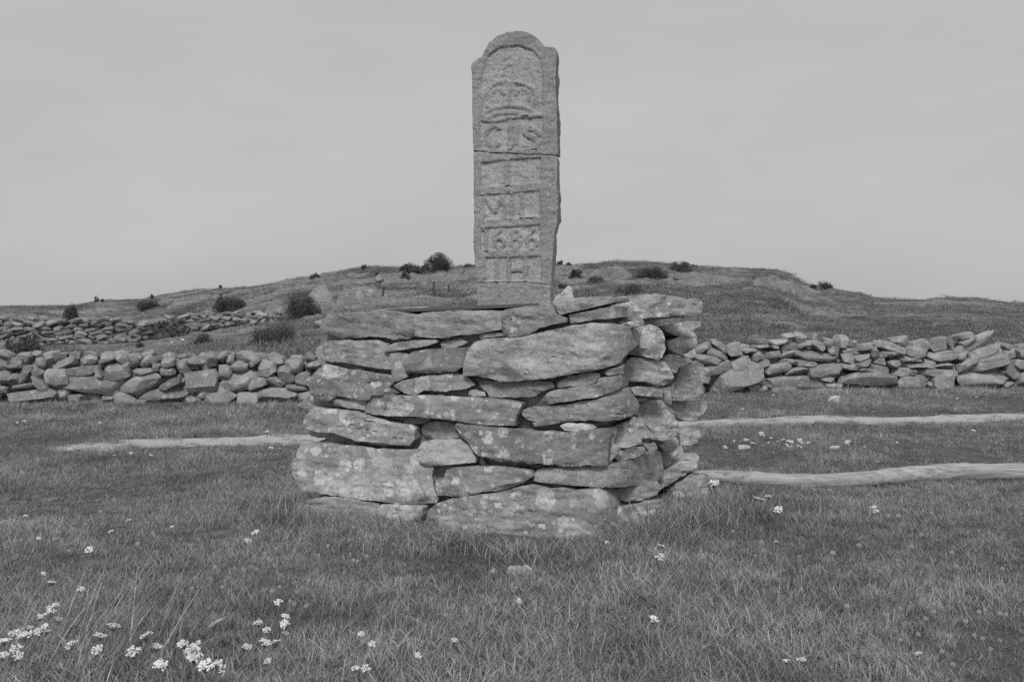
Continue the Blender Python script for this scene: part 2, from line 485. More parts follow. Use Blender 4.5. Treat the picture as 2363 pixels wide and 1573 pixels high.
def build_path():
    tan = np.gradient(PC, axis=0); tan /= np.linalg.norm(tan, axis=1)[:, None]
    nrm = np.stack([-tan[:, 1], tan[:, 0]], 1)
    rows = []
    for k, w in enumerate((-1, -0.6, -0.2, 0.2, 0.6, 1)):
        wob = 0.10 * fbm(PC[:, 0] * 3, k * 7.0, 0, 40 + k, 3)
        p = PC + nrm * (w * PH + (wob if abs(w) == 1 else 0))[:, None]
        z = terr(p[:, 0], p[:, 1]) + 0.005
        rows.append(np.column_stack([p, z]))
    V = np.array(rows); m, n, _ = V.shape
    i, j = np.meshgrid(np.arange(m - 1), np.arange(n - 1), indexing='ij')
    q = np.stack([i * n + j, i * n + j + 1, (i + 1) * n + j + 1, (i + 1) * n + j], -1).reshape(-1, 4)
    me = tri_mesh('path', V.reshape(-1, 3), q, M_PATH, True)
    if me.polygons[0].normal.z < 0: me.flip_normals()
    return tag(obj('path', me), kind='structure')
build_path()

# ------------------------------------------------------------------ stones cut from an outline, with real depth
def resample(poly, h):
    P = np.asarray(poly, float); out = []
    n = len(P)
    for a in range(n):
        p, q = P[a], P[(a + 1) % n]
        L = np.linalg.norm(q - p); k = max(1, int(round(L / h)))
        for s in range(k): out.append(p + (q - p) * s / k)
    return np.array(out)

def inside(pts, poly):
    x, y = pts[:, 0], pts[:, 1]; r = np.zeros(len(pts), bool)
    n = len(poly)
    for a in range(n):
        x1, y1 = poly[a]; x2, y2 = poly[(a + 1) % n]
        if y1 == y2: continue
        c = ((y1 > y) != (y2 > y)) & (x < (x2 - x1) * (y - y1) / (y2 - y1) + x1)
        r ^= c
    return r

def seg_dist(pts, a, b):
    ab = b - a; L = max(float(ab @ ab), 1e-9)
    t = np.clip(((pts - a) @ ab) / L, 0, 1)
    return np.linalg.norm(pts - a - t[:, None] * ab, axis=1)

def poly_dist(pts, poly):
    d = np.full(len(pts), 1e9)
    for a in range(len(poly)):
        d = np.minimum(d, seg_dist(pts, poly[a], poly[(a + 1) % len(poly)]))
    return d

def cut_stone(poly, surf, inward, h=7.0, edge=7.0, wob=1.2, depth=0.45, relief=None, seed=0, taper=0.10, smooth_pass=1, mpp=1 / 350.0, steps=(0.03, 0.09, 0.2), noise=0.011, nfacet=0, grow=0.0):
    """poly: outline in photo pixels; surf(X, Y) -> point on the face; inward: unit vector into the masonry."""
    B = resample(poly, h)
    for _ in range(smooth_pass):
        B = 0.5 * B + 0.25 * (np.roll(B, 1, 0) + np.roll(B, -1, 0))
    c0 = B.mean(0)
    if wob:
        rad = (B - c0); rad /= np.linalg.norm(rad, axis=1)[:, None] + 1e-9
        B = B + rad * (wob * (0.7 * fbm(B[:, 0] / 18, B[:, 1] / 18, 0, seed, 2) + 0.65 * vnoise(B[:, 0] / 5.5, B[:, 1] / 5.5, 0, seed + 1)))[:, None]
    if grow:
        e_ = np.roll(B, -1, 0) - np.roll(B, 1, 0); e_ /= np.linalg.norm(e_, axis=1)[:, None] + 1e-9
        n_ = np.stack([e_[:, 1], -e_[:, 0]], 1)
        if inside(B + n_, B).mean() > 0.5: n_ = -n_
        B = B + n_ * grow
    lo, hi = B.min(0), B.max(0)
    gx, gy = np.meshgrid(np.arange(lo[0], hi[0], h), np.arange(lo[1], hi[1], h * 0.9))
    G = np.stack([gx.ravel(), gy.ravel()], 1)
    G = G + np.random.default_rng(seed).uniform(-0.28, 0.28, G.shape) * h
    G = G[inside(G, B)]
    if len(G): G = G[poly_dist(G, B) > 0.62 * h]
    ring = []
    e = np.roll(B, -1, 0) - np.roll(B, 1, 0); e /= np.linalg.norm(e, axis=1)[:, None] + 1e-9
    nr = np.stack([-e[:, 1], e[:, 0]], 1)
    if not inside((B + nr * 1.0), B).mean() > 0.5: nr = -nr
    R = B + nr * (edge * 0.30)
    ok = inside(R, B)
    if ok.any():
        ok[ok] = poly_dist(R[ok], B) > edge * 0.24
        R = R[ok]
    else: R = R[:0]
    pts = np.vstack([B, R, G]) if len(G) else np.vstack([B, R])
    nB = len(B)
    ov, oe, of, *_ = delaunay_2d_cdt([Vector((float(a), float(b))) for a, b in pts], [(i, (i + 1) % nB) for i in range(nB)], [], 1, 1e-4)
    P = np.array([(v.x, v.y) for v in ov])
    rf_ = np.random.default_rng(seed + 9); planes = []
    ext = hi - lo
    for _ in range(nfacet):
        a_ = rf_.uniform(0, 2 * np.pi); dv = np.array([math.cos(a_), math.sin(a_)])
        reach = ((B - c0) @ dv).max()
        planes.append((dv, reach * rf_.uniform(0.6, 0.95), rf_.uniform(0.2, 0.9)))
    split = rf_.uniform(0, 1) < 0.75
    def bedding(Q):                     # split layers: steps and open cracks that run along the slab
        if not nfacet: return 0.0
        n1 = fbm(Q[:, 0] / 150 + seed, (Q[:, 1] - 0.10 * Q[:, 0]) / 26, 0, seed + 41, 4, .55)
        st = (np.floor(n1 * 3) + sstep(0.82, 1.0, n1 * 3 - np.floor(n1 * 3))) / 3
        f = 0.009 * (0.6 - st) * (0.3 if not split else 1.0)
        n2 = fbm(Q[:, 0] / 190 + seed, (Q[:, 1] - 0.06 * Q[:, 0]) / 20, 0, seed + 47, 3, .5)
        return f + 0.012 * (1 - sstep(0.01, 0.045, np.abs(n2))) * sstep(.15, .5, vnoise(Q[:, 0] / 55, Q[:, 1] / 55, 0, seed + 51))
    def facets(Q):
        f = np.zeros(len(Q))
        for dv, b0, sl in planes:
            f = np.maximum(f, np.clip(((Q - c0) @ dv - b0 + 3 * fbm(Q[:, 0] / 14, Q[:, 1] / 14, 0, seed + 21, 3)) * sl * mpp, 0, 0.07))
        return f
    d = poly_dist(P, B)
    q = np.clip(1 - d / edge, 0, 1)
    push = edge * mpp * (1 - np.sqrt(np.clip(1 - q * q, 0, 1)))
    push = push + noise * fbm(P[:, 0] / 55, P[:, 1] / 38, 0, seed + 3, 4, 0.55)
    push = push + noise * 0.55 * np.clip(fbm(P[:, 0] / 30, P[:, 1] / 9, 0, seed + 71, 3), -0.5, 1)
    push = push + facets(P) + bedding(P)
    if relief is not None: push = push - relief(P)
    V3 = surf(P[:, 0], P[:, 1]) + push[:, None] * inward
    faces = [tuple(f) for f in of]
    # sides and back
    pb = edge * mpp + noise * fbm(B[:, 0] / 55, B[:, 1] / 38, 0, seed + 3, 4, 0.55) + noise * 0.55 * np.clip(fbm(B[:, 0] / 30, B[:, 1] / 9, 0, seed + 71, 3), -0.5, 1)
    pb = pb + facets(B) + bedding(B)
    if relief is not None: pb = pb - relief(B)
    S0 = surf(B[:, 0], B[:, 1])
    cen = S0.mean(0)
    loops = [S0 + pb[:, None] * inward]
    for s in list(steps) + [depth]:
        if s > depth: continue
        k = taper * (s / depth) ** 2
        L = S0 + (pb + s)[:, None] * inward
        L = L + (cen + s * inward - L) * k
        off = (L - cen); off -= (off @ inward)[:, None] * inward
        off /= np.linalg.norm(off, axis=1)[:, None] + 1e-9
        L = L + off * (0.010 * fbm(B[:, 0] / 25 + s * 9, B[:, 1] / 25, s * 11, seed + 5, 3) - 0.004)[:, None]
        loops.append(L)
    base = len(V3); V = [V3]
    for L in loops: V.append(L)
    for li in range(len(loops) - 1):
        a0 = base + li * nB; a1 = a0 + nB
        for i in range(nB):
            j = (i + 1) % nB
            faces.append((a0 + i, a0 + j, a1 + j, a1 + i))
    V.append(loops[-1].mean(0)[None]); ci = base + len(loops) * nB
    a0 = base + (len(loops) - 1) * nB
    for i in range(nB): faces.append((a0 + i, a0 + (i + 1) % nB, ci))
    return np.vstack(V), faces, cen

def stone_object(name, V, F, mat, parent, sharp=33):
    c = V.mean(0)
    me = bpy.data.meshes.new(name)
    me.from_pydata((V - c).tolist(), [], F)
    bm = bmesh.new(); bm.from_mesh(me)
    bmesh.ops.remove_doubles(bm, verts=bm.verts, dist=2e-5)
    bmesh.ops.recalc_face_normals(bm, faces=bm.faces)
    bm.to_mesh(me); bm.free()
    me.materials.append(mat)
    me.polygons.foreach_set('use_smooth', [True] * len(me.polygons))
    me.set_sharp_from_angle(angle=math.radians(sharp))
    o = obj(name, me, parent)
    pl = parent.matrix_world.translation if parent is not None else Vector((0, 0, 0))
    o.location = Vector(c) - Vector(parent.location if parent is not None else (0, 0, 0))
    return o

# plan of the pedestal: front left, front right (the near corner), back right
P0, P1, P2 = np.array([-1.49, 7.50]), np.array([0.66, 6.75]), np.array([1.41, 8.40])
AX = (P1 - P0) / np.linalg.norm(P1 - P0)           # along the front, to the right
AY = (P2 - P1) / np.linalg.norm(P2 - P1)           # along the right side, to the back
N_FRONT = np.array([AX[1], -AX[0], 0.0])            # faces the camera
N_SIDE = np.array([AY[1], -AY[0], 0.0])
PLAN = np.vstack([[P0 - AX * 2.0]] + [[P0]] + [[P1 - AX * 0.30]] + [[P1 - AX * 0.30 * (1 - t) ** 2 + AY * 0.30 * t ** 2] for t in np.linspace(0.1, 0.9, 9)] + [[P1 + AY * 0.30]] + [[P2]] + [[P2 + AX * 1.5]])
def plan_hit(X):
    """depth along the camera axis where the pixel column X meets the pedestal's plan"""
    X = np.asarray(X, float); u = (X - CX) / FPX
    pu = PLAN[:, 0] / PLAN[:, 1]
    k = np.clip(np.searchsorted(pu, u) - 1, 0, len(PLAN) - 2)
    a, b = PLAN[k], PLAN[k + 1]; e = b - a
    s = (u * a[..., 1] - a[..., 0]) / (e[..., 0] - u * e[..., 1])
    return a[..., 1] + s * e[..., 1]
def ped_surf(X, Y):
    X = np.asarray(X, float); Y = np.asarray(Y, float)
    d = plan_hit(X)
    return np.stack([(X - CX) / FPX * d, d, EYE + (HY - Y) / FPX * d], -1)

def conv(z, pts):
    ox, oy, s = z
    return [(ox + a / s, oy + b / s) for a, b in pts]
ZA, ZB, ZE, ZF = (650, 640, 4.356), (1050, 640, 3.927), (650, 920, 4.356), (1050, 920, 3.6246)
S = (0, 0, 1.0)
# (zoom frame, outline, set-back in metres, depth, material)
STONES = [
 (ZA, [(345,515),(390,440),(470,375),(720,345),(940,338),(1110,342),(1310,400),(1312,470),(1318,590),(1270,618),(1130,626),(1040,600),(920,595),(700,612),(580,610),(480,575),(370,540)], 0, .55, 0),
 (S, [(953,732),(974,722),(1040,717),(1100,716),(1157,719),(1156,735),(1154,760),(1100,770),(1060,774),(1015,780),(970,777),(954,775)], 0, .55, 0),
 (ZA, [(310,825),(365,680),(430,640),(700,635),(950,635),(1060,665),(1018,705),(1030,748),(1075,752),(1085,925),(960,915),(640,860),(520,850),(420,840)], .01, .5, 0),
 (ZA, [(1015,705),(1150,655),(1350,632),(1540,630),(1555,650),(1460,690),(1300,715),(1100,740),(1030,746)], -.02, .3, 0),
 (ZA, [(1080,752),(1130,747),(1250,772),(1240,830),(1232,880),(1245,1000),(1130,1046),(1100,980),(1077,800)], .02, .25, 0),
 (ZA, [(1555,660),(1640,640),(1780,620),(1840,650),(1780,685),(1650,725),(1570,710)], .03, .25, 0),
 (ZA, [(1232,850),(1250,790),(1320,735),(1560,715),(1830,705),(1860,720),(1840,880),(1770,935),(1500,965),(1330,960),(1250,965)], 0, .5, 0),
 (ZA, [(275,1080),(300,970),(420,872),(600,908),(850,948),(1090,988),(1130,1040),(1068,1108),(1140,1165),(1080,1185),(900,1182),(870,1230),(700,1220),(540,1190),(470,1245),(400,1258),(300,1230),(270,1160)], .0, .5, 0),
 (ZA, [(1065,1105),(1200,1040),(1400,1000),(1740,960),(1830,990),(1920,1080),(1850,1120),(1690,1135),(1650,1150),(1420,1130),(1330,1183),(1240,1168)], 0, .45, 0),
 (ZA, [(1845,1140),(1930,1130),(2020,1160),(2030,1195),(1900,1200),(1845,1185)], .05, .2, 0),
 (ZA, [(485,1260),(510,1222),(700,1226),(850,1252),(818,1343),(700,1315),(495,1290)], .02, .35, 0),
 (S, [(852,916),(842,938),(838,951),(857,957),(900,958),(960,959),(1040,966),(1085,974),(1126,979),(1191,980),(1196,956),(1207,931),(1165,923),(1126,919),(1050,914),(1000,912),(948,912),(914,913),(857,911)], -.03, .6, 0),
 (ZA, [(60,1300),(100,1280),(180,1215),(340,1235),(380,1290),(470,1300),(330,1330),(230,1345),(180,1380),(100,1350)], .10, .5, 0),
 (ZE, [(180,250),(200,180),(260,110),(330,90),(520,110),(740,125),(850,167),(1000,212),(1150,242),(1290,265),(1340,300),(1350,400),(1300,465),(1150,460),(950,435),(750,415),(670,385),(550,340),(380,330),(210,290),(232,270)], -.02, .6, 0),
 (ZE, [(385,370),(400,335),(560,342),(680,388),(690,430),(600,440),(470,415)], .09, .35, 0),
 (ZE, [(740,432),(900,440),(1085,482),(1000,484),(860,470)], .04, .3, 0),
 (ZE, [(130,700),(135,610),(180,580),(175,510),(210,455),(400,450),(560,460),(800,475),(980,510),(1340,512),(1400,640),(1490,690),(1500,870),(1545,1010),(1530,1053),(1400,1055),(1150,1045),(960,1020),(800,995),(600,965),(400,940),(230,915),(205,880),(200,810),(135,760)], -.03, .6, 0),
 (ZE, [(1185,235),(1240,205),(1440,190),(1460,215),(1400,250),(1320,265),(1230,255)], .03, .25, 0),
 (ZE, [(1365,320),(1400,270),(1470,237),(1600,242),(1755,272),(1800,400),(1700,403),(1600,418),(1500,428),(1390,400)], .07, .4, 0),
 (ZE, [(1350,530),(1400,440),(1500,420),(1790,408),(1880,472),(1950,590),(1945,635),(1800,650),(1660,665),(1430,678),(1370,620)], -.01, .45, 1),
 (ZE, [(1955,590),(1990,600),(2022,678),(1960,664)], .06, .2, 0),
 (ZF, [(15,230),(30,202),(250,222),(530,252),(600,262),(850,276),(1000,276),(1200,252),(1290,257),(1302,300),(1290,440),(1282,550),(1200,555),(1120,545),(960,570),(870,555),(700,530),(640,545),(500,535),(350,510),(230,480),(170,435),(110,350),(60,300)], -.03, .55, 0),
 (ZF, [(230,488),(350,515),(500,540),(680,540),(660,572),(500,574),(320,556)], .09, .4, 0),
 (ZF, [(885,225),(930,200),(1050,205),(1130,225),(1165,250),(1120,262),(1000,268),(920,260)], -.03, .22, 1),
 (ZB, [(595,1230),(620,1200),(700,1180),(1000,1150),(1290,1103),(1400,1062),(1530,1012),(1580,1012),(1640,1100),(1670,1150),(1650,1240),(1500,1290),(1350,1310),(1200,1292),(1000,1308),(840,1338),(720,1350),(705,1322),(740,1312),(640,1280)], 0, .5, 0),
 (S, [(1002,1145),(1003,1108),(1017,1110),(1029,1085),(1049,1078),(1091,1076),(1133,1075),(1188,1079),(1227,1086),(1231,1097),(1207,1113),(1163,1132),(1116,1134),(1067,1147),(1045,1146),(1025,1143)], .0, .5, 0),
 (ZF, [(665,660),(700,602),(760,587),(1000,568),(1250,563),(1390,542),(1500,512),(1600,472),(1700,442),(1755,452),(1760,540),(1745,640),(1700,690),(1550,725),(1300,745),(1200,740),(1000,725),(850,710),(720,700),(672,690)], -.01, .45, 0),
 (S, [(974,1228),(976,1202),(983,1179),(1008,1162),(1040,1152),(1102,1141),(1147,1137),(1204,1122),(1227,1117),(1271,1128),(1298,1126),(1326,1131),(1381,1127),(1395,1135),(1408,1154),(1416,1196),(1418,1223),(1403,1236),(1353,1237),(1312,1240),(1271,1244),(1215,1247),(1160,1248),(1105,1246),(1050,1240),(1000,1236)], -.03, .6, 0),
 (S, [(1150,1250),(1290,1243),(1404,1239),(1413,1250),(1396,1264),(1320,1278),(1230,1276),(1165,1268)], -.10, .5, 0),
 (ZE, [(185,1120),(210,1050),(260,1020),(440,977),(600,978),(800,1002),(985,1052),(980,1120),(985,1180),(940,1270),(600,1290),(250,1260),(190,1180)], -.07, .5, 0),
 (ZE, [(990,1082),(1010,1052),(1200,1052),(1420,1072),(1440,1092),(1420,1180),(1390,1218),(1340,1213),(1250,1208),(1000,1178)], -.05, .45, 0),
 (ZE, [(1000,1192),(1240,1236),(1400,1236),(1415,1300),(1400,1365),(1250,1365),(1050,1300)], -.05, .45, 0),
 # right half, running round the near corner
 (ZB, [(430,320),(470,290),(600,270),(740,255),(800,240),(885,252),(920,330),(1010,372),(1010,403),(870,430),(760,470),(680,513),(520,538),(437,530),(427,400)], -.02, .55, 0),
 (ZB, [(890,248),(872,215),(1000,195),(1180,185),(1300,175),(1420,182),(1480,182),(1490,213),(1400,235),(1250,270),(1120,300),(1000,325),(945,338),(905,270)], -.01, .4, 0),
 (ZB, [(1030,345),(1100,330),(1290,290),(1400,270),(1490,262),(1490,358),(1400,373),(1250,385),(1120,405),(1040,416)], .01, .35, 0),
 (ZB, [(1420,184),(1600,165),(1850,150),(1990,170),(2080,195),(2200,190),(2260,205),(2265,240),(2240,320),(2150,348),(1980,350),(1850,356),(1700,376),(1560,398),(1495,393),(1490,262),(1405,243),(1485,212)], -.04, .5, 2),
 (ZB, [(1500,415),(1600,405),(1710,380),(1712,435),(1640,450),(1560,465),(1520,463)], -.01, .3, 2),
 (ZB, [(75,880),(85,780),(110,660),(160,592),(250,562),(430,548),(560,542),(700,518),(850,483),(1050,443),(1240,412),(1300,417),(1440,418),(1520,432),(1640,472),(1680,502),(1670,600),(1620,640),(1570,680),(1520,740),(1480,780),(1390,808),(1270,848),(1080,868),(950,893),(750,918),(560,938),(420,943),(340,918),(200,888),(100,888)], -.02, .55, 0),
 (ZB, [(1645,475),(1720,432),(1800,422),(1880,472),(1915,522),(1920,640),(1880,720),(1840,750),(1760,720),(1650,700),(1605,688),(1672,610),(1684,512)], -.02, .4, 2),
 (ZB, [(1880,440),(1980,420),(2150,400),(2255,397),(2230,440),(2170,470),(2140,520),(2050,530),(1990,520),(1920,490),(1912,462)], .0, .4, 2),
 (ZB, [(1930,580),(2000,560),(2050,540),(2180,492),(2205,540),(2190,600),(2130,680),(2040,703),(1980,680),(1932,650)], -.08, .4, 2),
 (ZB, [(1560,760),(1600,722),(1700,732),(1820,752),(1910,772),(1958,830),(1998,900),(1990,950),(1900,983),(1820,970),(1700,940),(1580,940),(1532,910)], .0, .45, 2),
 (ZB, [(1880,760),(1930,702),(1990,692),(2050,732),(2120,722),(2150,778),(2050,800),(2002,870),(1952,820)], -.06, .35, 2),
 (ZB, [(2002,920),(2060,792),(2150,765),(2200,790),(2235,870),(2250,1040),(2190,1080),(2080,1098),(1990,1093),(1958,1040),(1972,980)], -.13, .4, 2),
 (ZB, [(1390,870),(1400,840),(1560,792),(1555,868),(1500,878),(1400,888)], .01, .3, 0),
 (ZB, [(885,990),(920,950),(1000,902),(1150,872),(1280,872),(1295,900),(1250,958),(1130,983),(1020,988),(940,1003)], .03, .35, 0),
 (ZB, [(735,1165),(790,1100),(850,1042),(900,1022),(1100,992),(1285,962),(1310,912),(1400,902),(1510,887),(1510,1000),(1420,1040),(1280,1083),(1100,1108),(950,1128),(800,1163)], -.01, .4, 0),
 (ZB, [(155,942),(250,938),(450,948),(700,938),(860,952),(880,1000),(780,1030),(700,1083),(500,1088),(300,1088),(265,1040),(200,990)], .02, .45, 0),
 (ZB, [(1600,1000),(1640,987),(1780,997),(1898,1030),(1893,1093),(1780,1078),(1640,1063)], .0, .4, 2),
 (ZB, [(1902,1030),(1960,992),(1975,1150),(1902,1150)], -.03, .25, 1),
 (ZB, [(1965,1130),(2080,1115),(2270,1125),(2290,1170),(2260,1250),(2200,1308),(2100,1300),(2000,1260),(1960,1228),(1915,1160)], .0, .4, 2),
 (ZB, [(200,540),(210,515),(350,502),(420,512),(415,530),(300,540),(205,555)], .05, .25, 0),
 (ZF, [(1310,240),(1440,192),(1500,152),(1560,162),(1600,230),(1670,290),(1660,320),(1560,338),(1450,368),(1370,383),(1340,300)], .01, .4, 2),
 (ZF, [(1540,50),(1600,22),(1740,12),(1770,80),(1830,130),(1870,200),(1888,280),(1840,330),(1740,350),(1660,340),(1680,290),(1602,210),(1532,130)], -.07, .4, 2),
 (ZF, [(1370,388),(1450,364),(1570,342),(1560,375),(1450,408),(1390,408)], .02, .3, 2),
 (ZF, [(1292,360),(1340,367),(1395,410),(1370,460),(1294,528)], .03, .3, 2),
 (ZF, [(1360,500),(1400,430),(1500,402),(1590,402),(1610,440),(1540,488),(1450,508),(1390,533)], -.01, .3, 2),
 (ZF, [(1590,385),(1680,372),(1712,436),(1640,452)], .08, .3, 2),
 (ZF, [(1720,390),(1760,362),(1850,312),(1880,370),(1850,428),(1790,458),(1750,430)], -.08, .4, 2),
 (ZF, [(1850,432),(1900,382),(1905,450),(1880,500),(1830,538),(1825,482)], .03, .3, 2),
 (ZF, [(1760,472),(1815,462),(1815,550),(1770,573),(1758,530)], .02, .3, 2),
 (ZF, [(1890,272),(1920,242),(2060,270),(2065,310),(2030,370),(1960,390),(1900,393),(1882,320)], -.08, .4, 2),
 (ZF, [(1722,690),(1752,612),(1850,542),(2000,452),(2040,480),(2050,520),(2000,590),(1880,668),(1800,728),(1740,748),(1720,722)], -.22, .6, 2),
 (ZF, [(1840,770),(1860,722),(2000,612),(2110,642),(2125,720),(2115,800),(2080,900),(1960,930),(1850,900)], -.50, .75, 2),
 (ZF, [(1320,780),(1400,742),(1550,732),(1700,694),(1740,742),(1700,800),(1560,848),(1450,858),(1340,830)], -.02, .4, 2),
 (ZF, [(1330,1000),(1350,905),(1560,885),(1640,855),(1800,850),(1780,960),(1560,1090),(1360,1120)], -.14, .5, 2),
]
PED_C = (P0 + P2) / 2
ped = thing('stone_pedestal', 'square dry-laid pedestal of lichen-spotted slabs carrying the carved milestone', 'pedestal', (PED_C[0], PED_C[1], 0.0))
MATS = {0: M_PED, 1: M_PALE, 2: M_PED_SIDE}
for k, (z, pts, back, depth, mi) in enumerate(STONES):
    px = conv(z, pts); cxp = sum(p[0] for p in px) / len(px)
    xs = [p[0] for p in px]
    fr = np.clip((1425 - min(xs)) / (max(xs) - min(xs) + 1e-6), 0, 1)      # share of the stone on the front face
    inw = -(N_FRONT * fr + N_SIDE * (1 - fr)); inw /= np.linalg.norm(inw)
    bk = back + (0.012 if mi != 2 else 0.02) * math.sin(k * 2.7)
    surf = ped_surf
    if mi == 2 or min(xs) > 1405:
        cyp = sum(p[1] for p in px) / len(px)
        c3 = ped_surf(cxp, cyp); near_ = (c3[1] + back) / c3[1]      # stand proud of the face, towards the viewer
        c3 = np.array([c3[0] * near_, c3[1] * near_, EYE + (c3[2] - EYE) * near_]); bk = 0.0
        vw = -np.array([c3[0], c3[1], 0]); vw /= np.linalg.norm(vw)
        n3 = 0.62 * N_SIDE + 0.80 * vw + np.array([0, 0, 0.10]); n3 /= np.linalg.norm(n3); inw = -n3
        def surf(X, Y, c3=c3, n3=n3):
            X = np.asarray(X, float); Y = np.asarray(Y, float)
            rx, rz = (X - CX) / FPX, (HY - Y) / FPX
            d = (n3 @ (c3 - np.array([0, 0, EYE]))) / (n3[0] * rx + n3[1] + n3[2] * rz)
            return np.stack([rx * d, d, EYE + rz * d], -1)
    V, F, cen = cut_stone(px, surf, inw, h=4.2, grow=0.7, edge=1.3 if mi != 2 else 2.0, wob=1.8 if mi != 2 else 1.5, smooth_pass=0, depth=depth, seed=100 + k * 13, noise=0.008 if mi != 2 else 0.014, nfacet=4 if mi != 2 else 4)
    V = V + inw * bk
    mt = MATS[mi] if mi else (M_PED_L if k in (11, 13, 16, 21, 25, 27, 7) else M_PED_D if k in (0, 37, 18, 26) else (M_PED, M_PED_P)[k % 2])
    stone_object('stone', V, F, mt, ped)

def rock_variant(name, seed, kind, sub=3, mat=None):
    r = np.random.default_rng(seed); sub = 4 if sub == 3 else sub
    bm = bmesh.new(); bmesh.ops.create_icosphere(bm, subdivisions=sub, radius=1.0)
    P = np.array([v.co[:] for v in bm.verts])
    if kind == 'slab':
        P = np.sign(P) * np.abs(P) ** 0.55; P /= np.abs(P).max()
    elif kind == 'block':
        P = np.sign(P) * np.abs(P) ** 0.6; P /= np.abs(P).max()
    for _ in range({'round': 10, 'block': 20, 'slab': 20}[kind]):
        n = r.normal(size=3); n = np.sign(n) * np.abs(n) ** (1.0 if kind == 'round' else 1.5); n /= np.linalg.norm(n)
        dmax = (P @ n).max(); dd = dmax * r.uniform(0.66, 0.92)
        ex = np.maximum(P @ n - dd, 0)
        P = P - ex[:, None] * n * (0.96 if kind == 'round' else 1.0)
    P = P / np.abs(P).max(0)
    nz = fbm(P[:, 0] * 1.6 + seed, P[:, 1] * 1.6, P[:, 2] * 1.6, seed, 4)
    P = P * (1 + (0.06 if kind == 'round' else 0.05) * nz)[:, None]
    for v, p in zip(bm.verts, P): v.co = p
    me = bpy.data.meshes.new(name); bm.to_mesh(me); bm.free()
    me.materials.append(mat)
    me.polygons.foreach_set('use_smooth', [True] * len(me.polygons))
    me.set_sharp_from_angle(angle=math.radians(20))
    return me

# rubble core behind the face stones, stones of the hidden left side, flat fill on top
def prism_core(name, base, z0, z1, mat, parent, seed, n=14, amp=0.03):
    base = np.asarray(base, float); V, F = [], []
    ring = resample(base, 0.16); m = len(ring); c = base.mean(0)
    zs = np.linspace(z0, z1, n)
    for zi in zs:
        o = fbm(ring[:, 0] * 5, ring[:, 1] * 5, zi * 5, seed, 3) * amp
        d = ring - c; d /= np.linalg.norm(d, axis=1)[:, None]
        V.append(np.column_stack([ring + d * o[:, None], np.full(m, zi)]))
    for a in range(n - 1):
        for i in range(m):
            j = (i + 1) % m; F.append((a * m + i, a * m + j, (a + 1) * m + j, (a + 1) * m + i))
    V.append([[c[0], c[1], z1]]); ci = n * m
    for i in range(m): F.append(((n - 1) * m + i, (n - 1) * m + (i + 1) % m, ci))
    return stone_object(name, np.vstack(V), F, mat, parent)
inset = 0.13
P3 = P0 + (P2 - P1)
core_base = [P0 + AX * inset + AY * inset, P1 - AX * 0.34 + AY * inset, P1 - AX * 0.17 + AY * 0.30, P2 - AX * 0.17 - AY * inset, P3 + AX * inset - AY * inset]
prism_core('rubble_core', core_base, -0.1, 1.44, M_CORE, ped, 3)
rr = random.Random(5)
SLABS = [rock_variant('slab_rock', 300 + i, 'slab', 3, M_PED) for i in range(6)]
def put_rock(name, me, parent, loc, scale, rot):
    o = bpy.data.objects.new(name, me); link(o, parent)
    pl = parent.location if parent is not None else Vector((0, 0, 0))
    o.location = Vector(loc) - pl; o.scale = scale; o.rotation_euler = rot
    return o
ang_side = math.atan2(AY[1], AY[0])
zc = 0.02
while zc < 1.42:                                   # left side, courses of slabs
    hgt = rr.uniform(0.13, 0.22); s = 0.1
    while s < 2.2:
        L = rr.uniform(0.3, 0.65)
        q = P0 + AY * (s + L / 2) + AX * 0.16
        put_rock('stone', rr.choice(SLABS), ped, (q[0], q[1], zc + hgt / 2), (L * 0.52, 0.2, hgt * 0.52), (rr.uniform(-.05, .05), rr.uniform(-.06, .06), ang_side + rr.uniform(-.1, .1)))
        s += L
    zc += hgt * 0.97
for i in range(5):                                  # flat slabs covering the top
    for j in range(4):
        q = P0 + AX * (0.42 + 0.37 * i) + AY * (0.62 + 0.42 * j)
        put_rock('stone', rr.choice(SLABS), ped, (q[0], q[1], 1.43 + rr.uniform(-.012, .012)), (0.25, 0.27, 0.06), (rr.uniform(-.03, .03), rr.uniform(-.03, .03), rr.uniform(-.4, .4)))

# ------------------------------------------------------------------ the milestone
MS_C = np.array([0.005, 8.0])
MN = np.array([-math.sin(math.radians(11)), -math.cos(math.radians(11)), 0.0])
MS_F = np.array([MS_C[0], MS_C[1], 0]) + MN * 0.10
def ms_surf(X, Y):
    X = np.asarray(X, float); Y = np.asarray(Y, float)
    u = (X - CX) / FPX
    d = (MN[0] * MS_F[0] + MN[1] * MS_F[1]) / (MN[0] * u + MN[1])
    return np.stack([u * d, d, EYE + (HY - Y) / FPX * d], -1)
Z1, Z2 = (1020, 50, 4.612), (1020, 330, 4.0206)
TOP = conv(Z1, [(313,520),(314,450),(335,425),(380,395),(425,370),(450,310),(500,225),(580,155),(680,112),(800,97),(900,110),(980,150),(1040,200),(1082,266),(1160,268),(1200,280),(1218,310),(1222,360),(1214,480),(1212,700),(1222,900),(1222,1100),(1232,1300),(1232,1424)])
CRACK1 = conv(Z1, [(1200,1422),(1050,1414),(985,1412),(905,1417),(850,1408),(720,1396),(620,1398),(490,1397),(455,1386),(400,1376),(330,1374)])
LEFT_UP = conv(Z1, [(330,1374),(325,1200),(322,1000),(318,760)])
MIDL = conv(Z2, [(292,180),(292,400),(296,600),(300,800),(292,900),(300,1050),(308,1180),(316,1299)])
CRACK2 = conv(Z2, [(316,1299),(380,1299),(440,1294),(540,1290),(640,1293),(720,1288),(800,1292),(880,1306),(960,1315),(1014,1318)])
MIDR = conv(Z2, [(1018,1180),(1032,1000),(1048,850),(1064,750),(1082,600),(1070,400),(1068,250),(1070,125)])
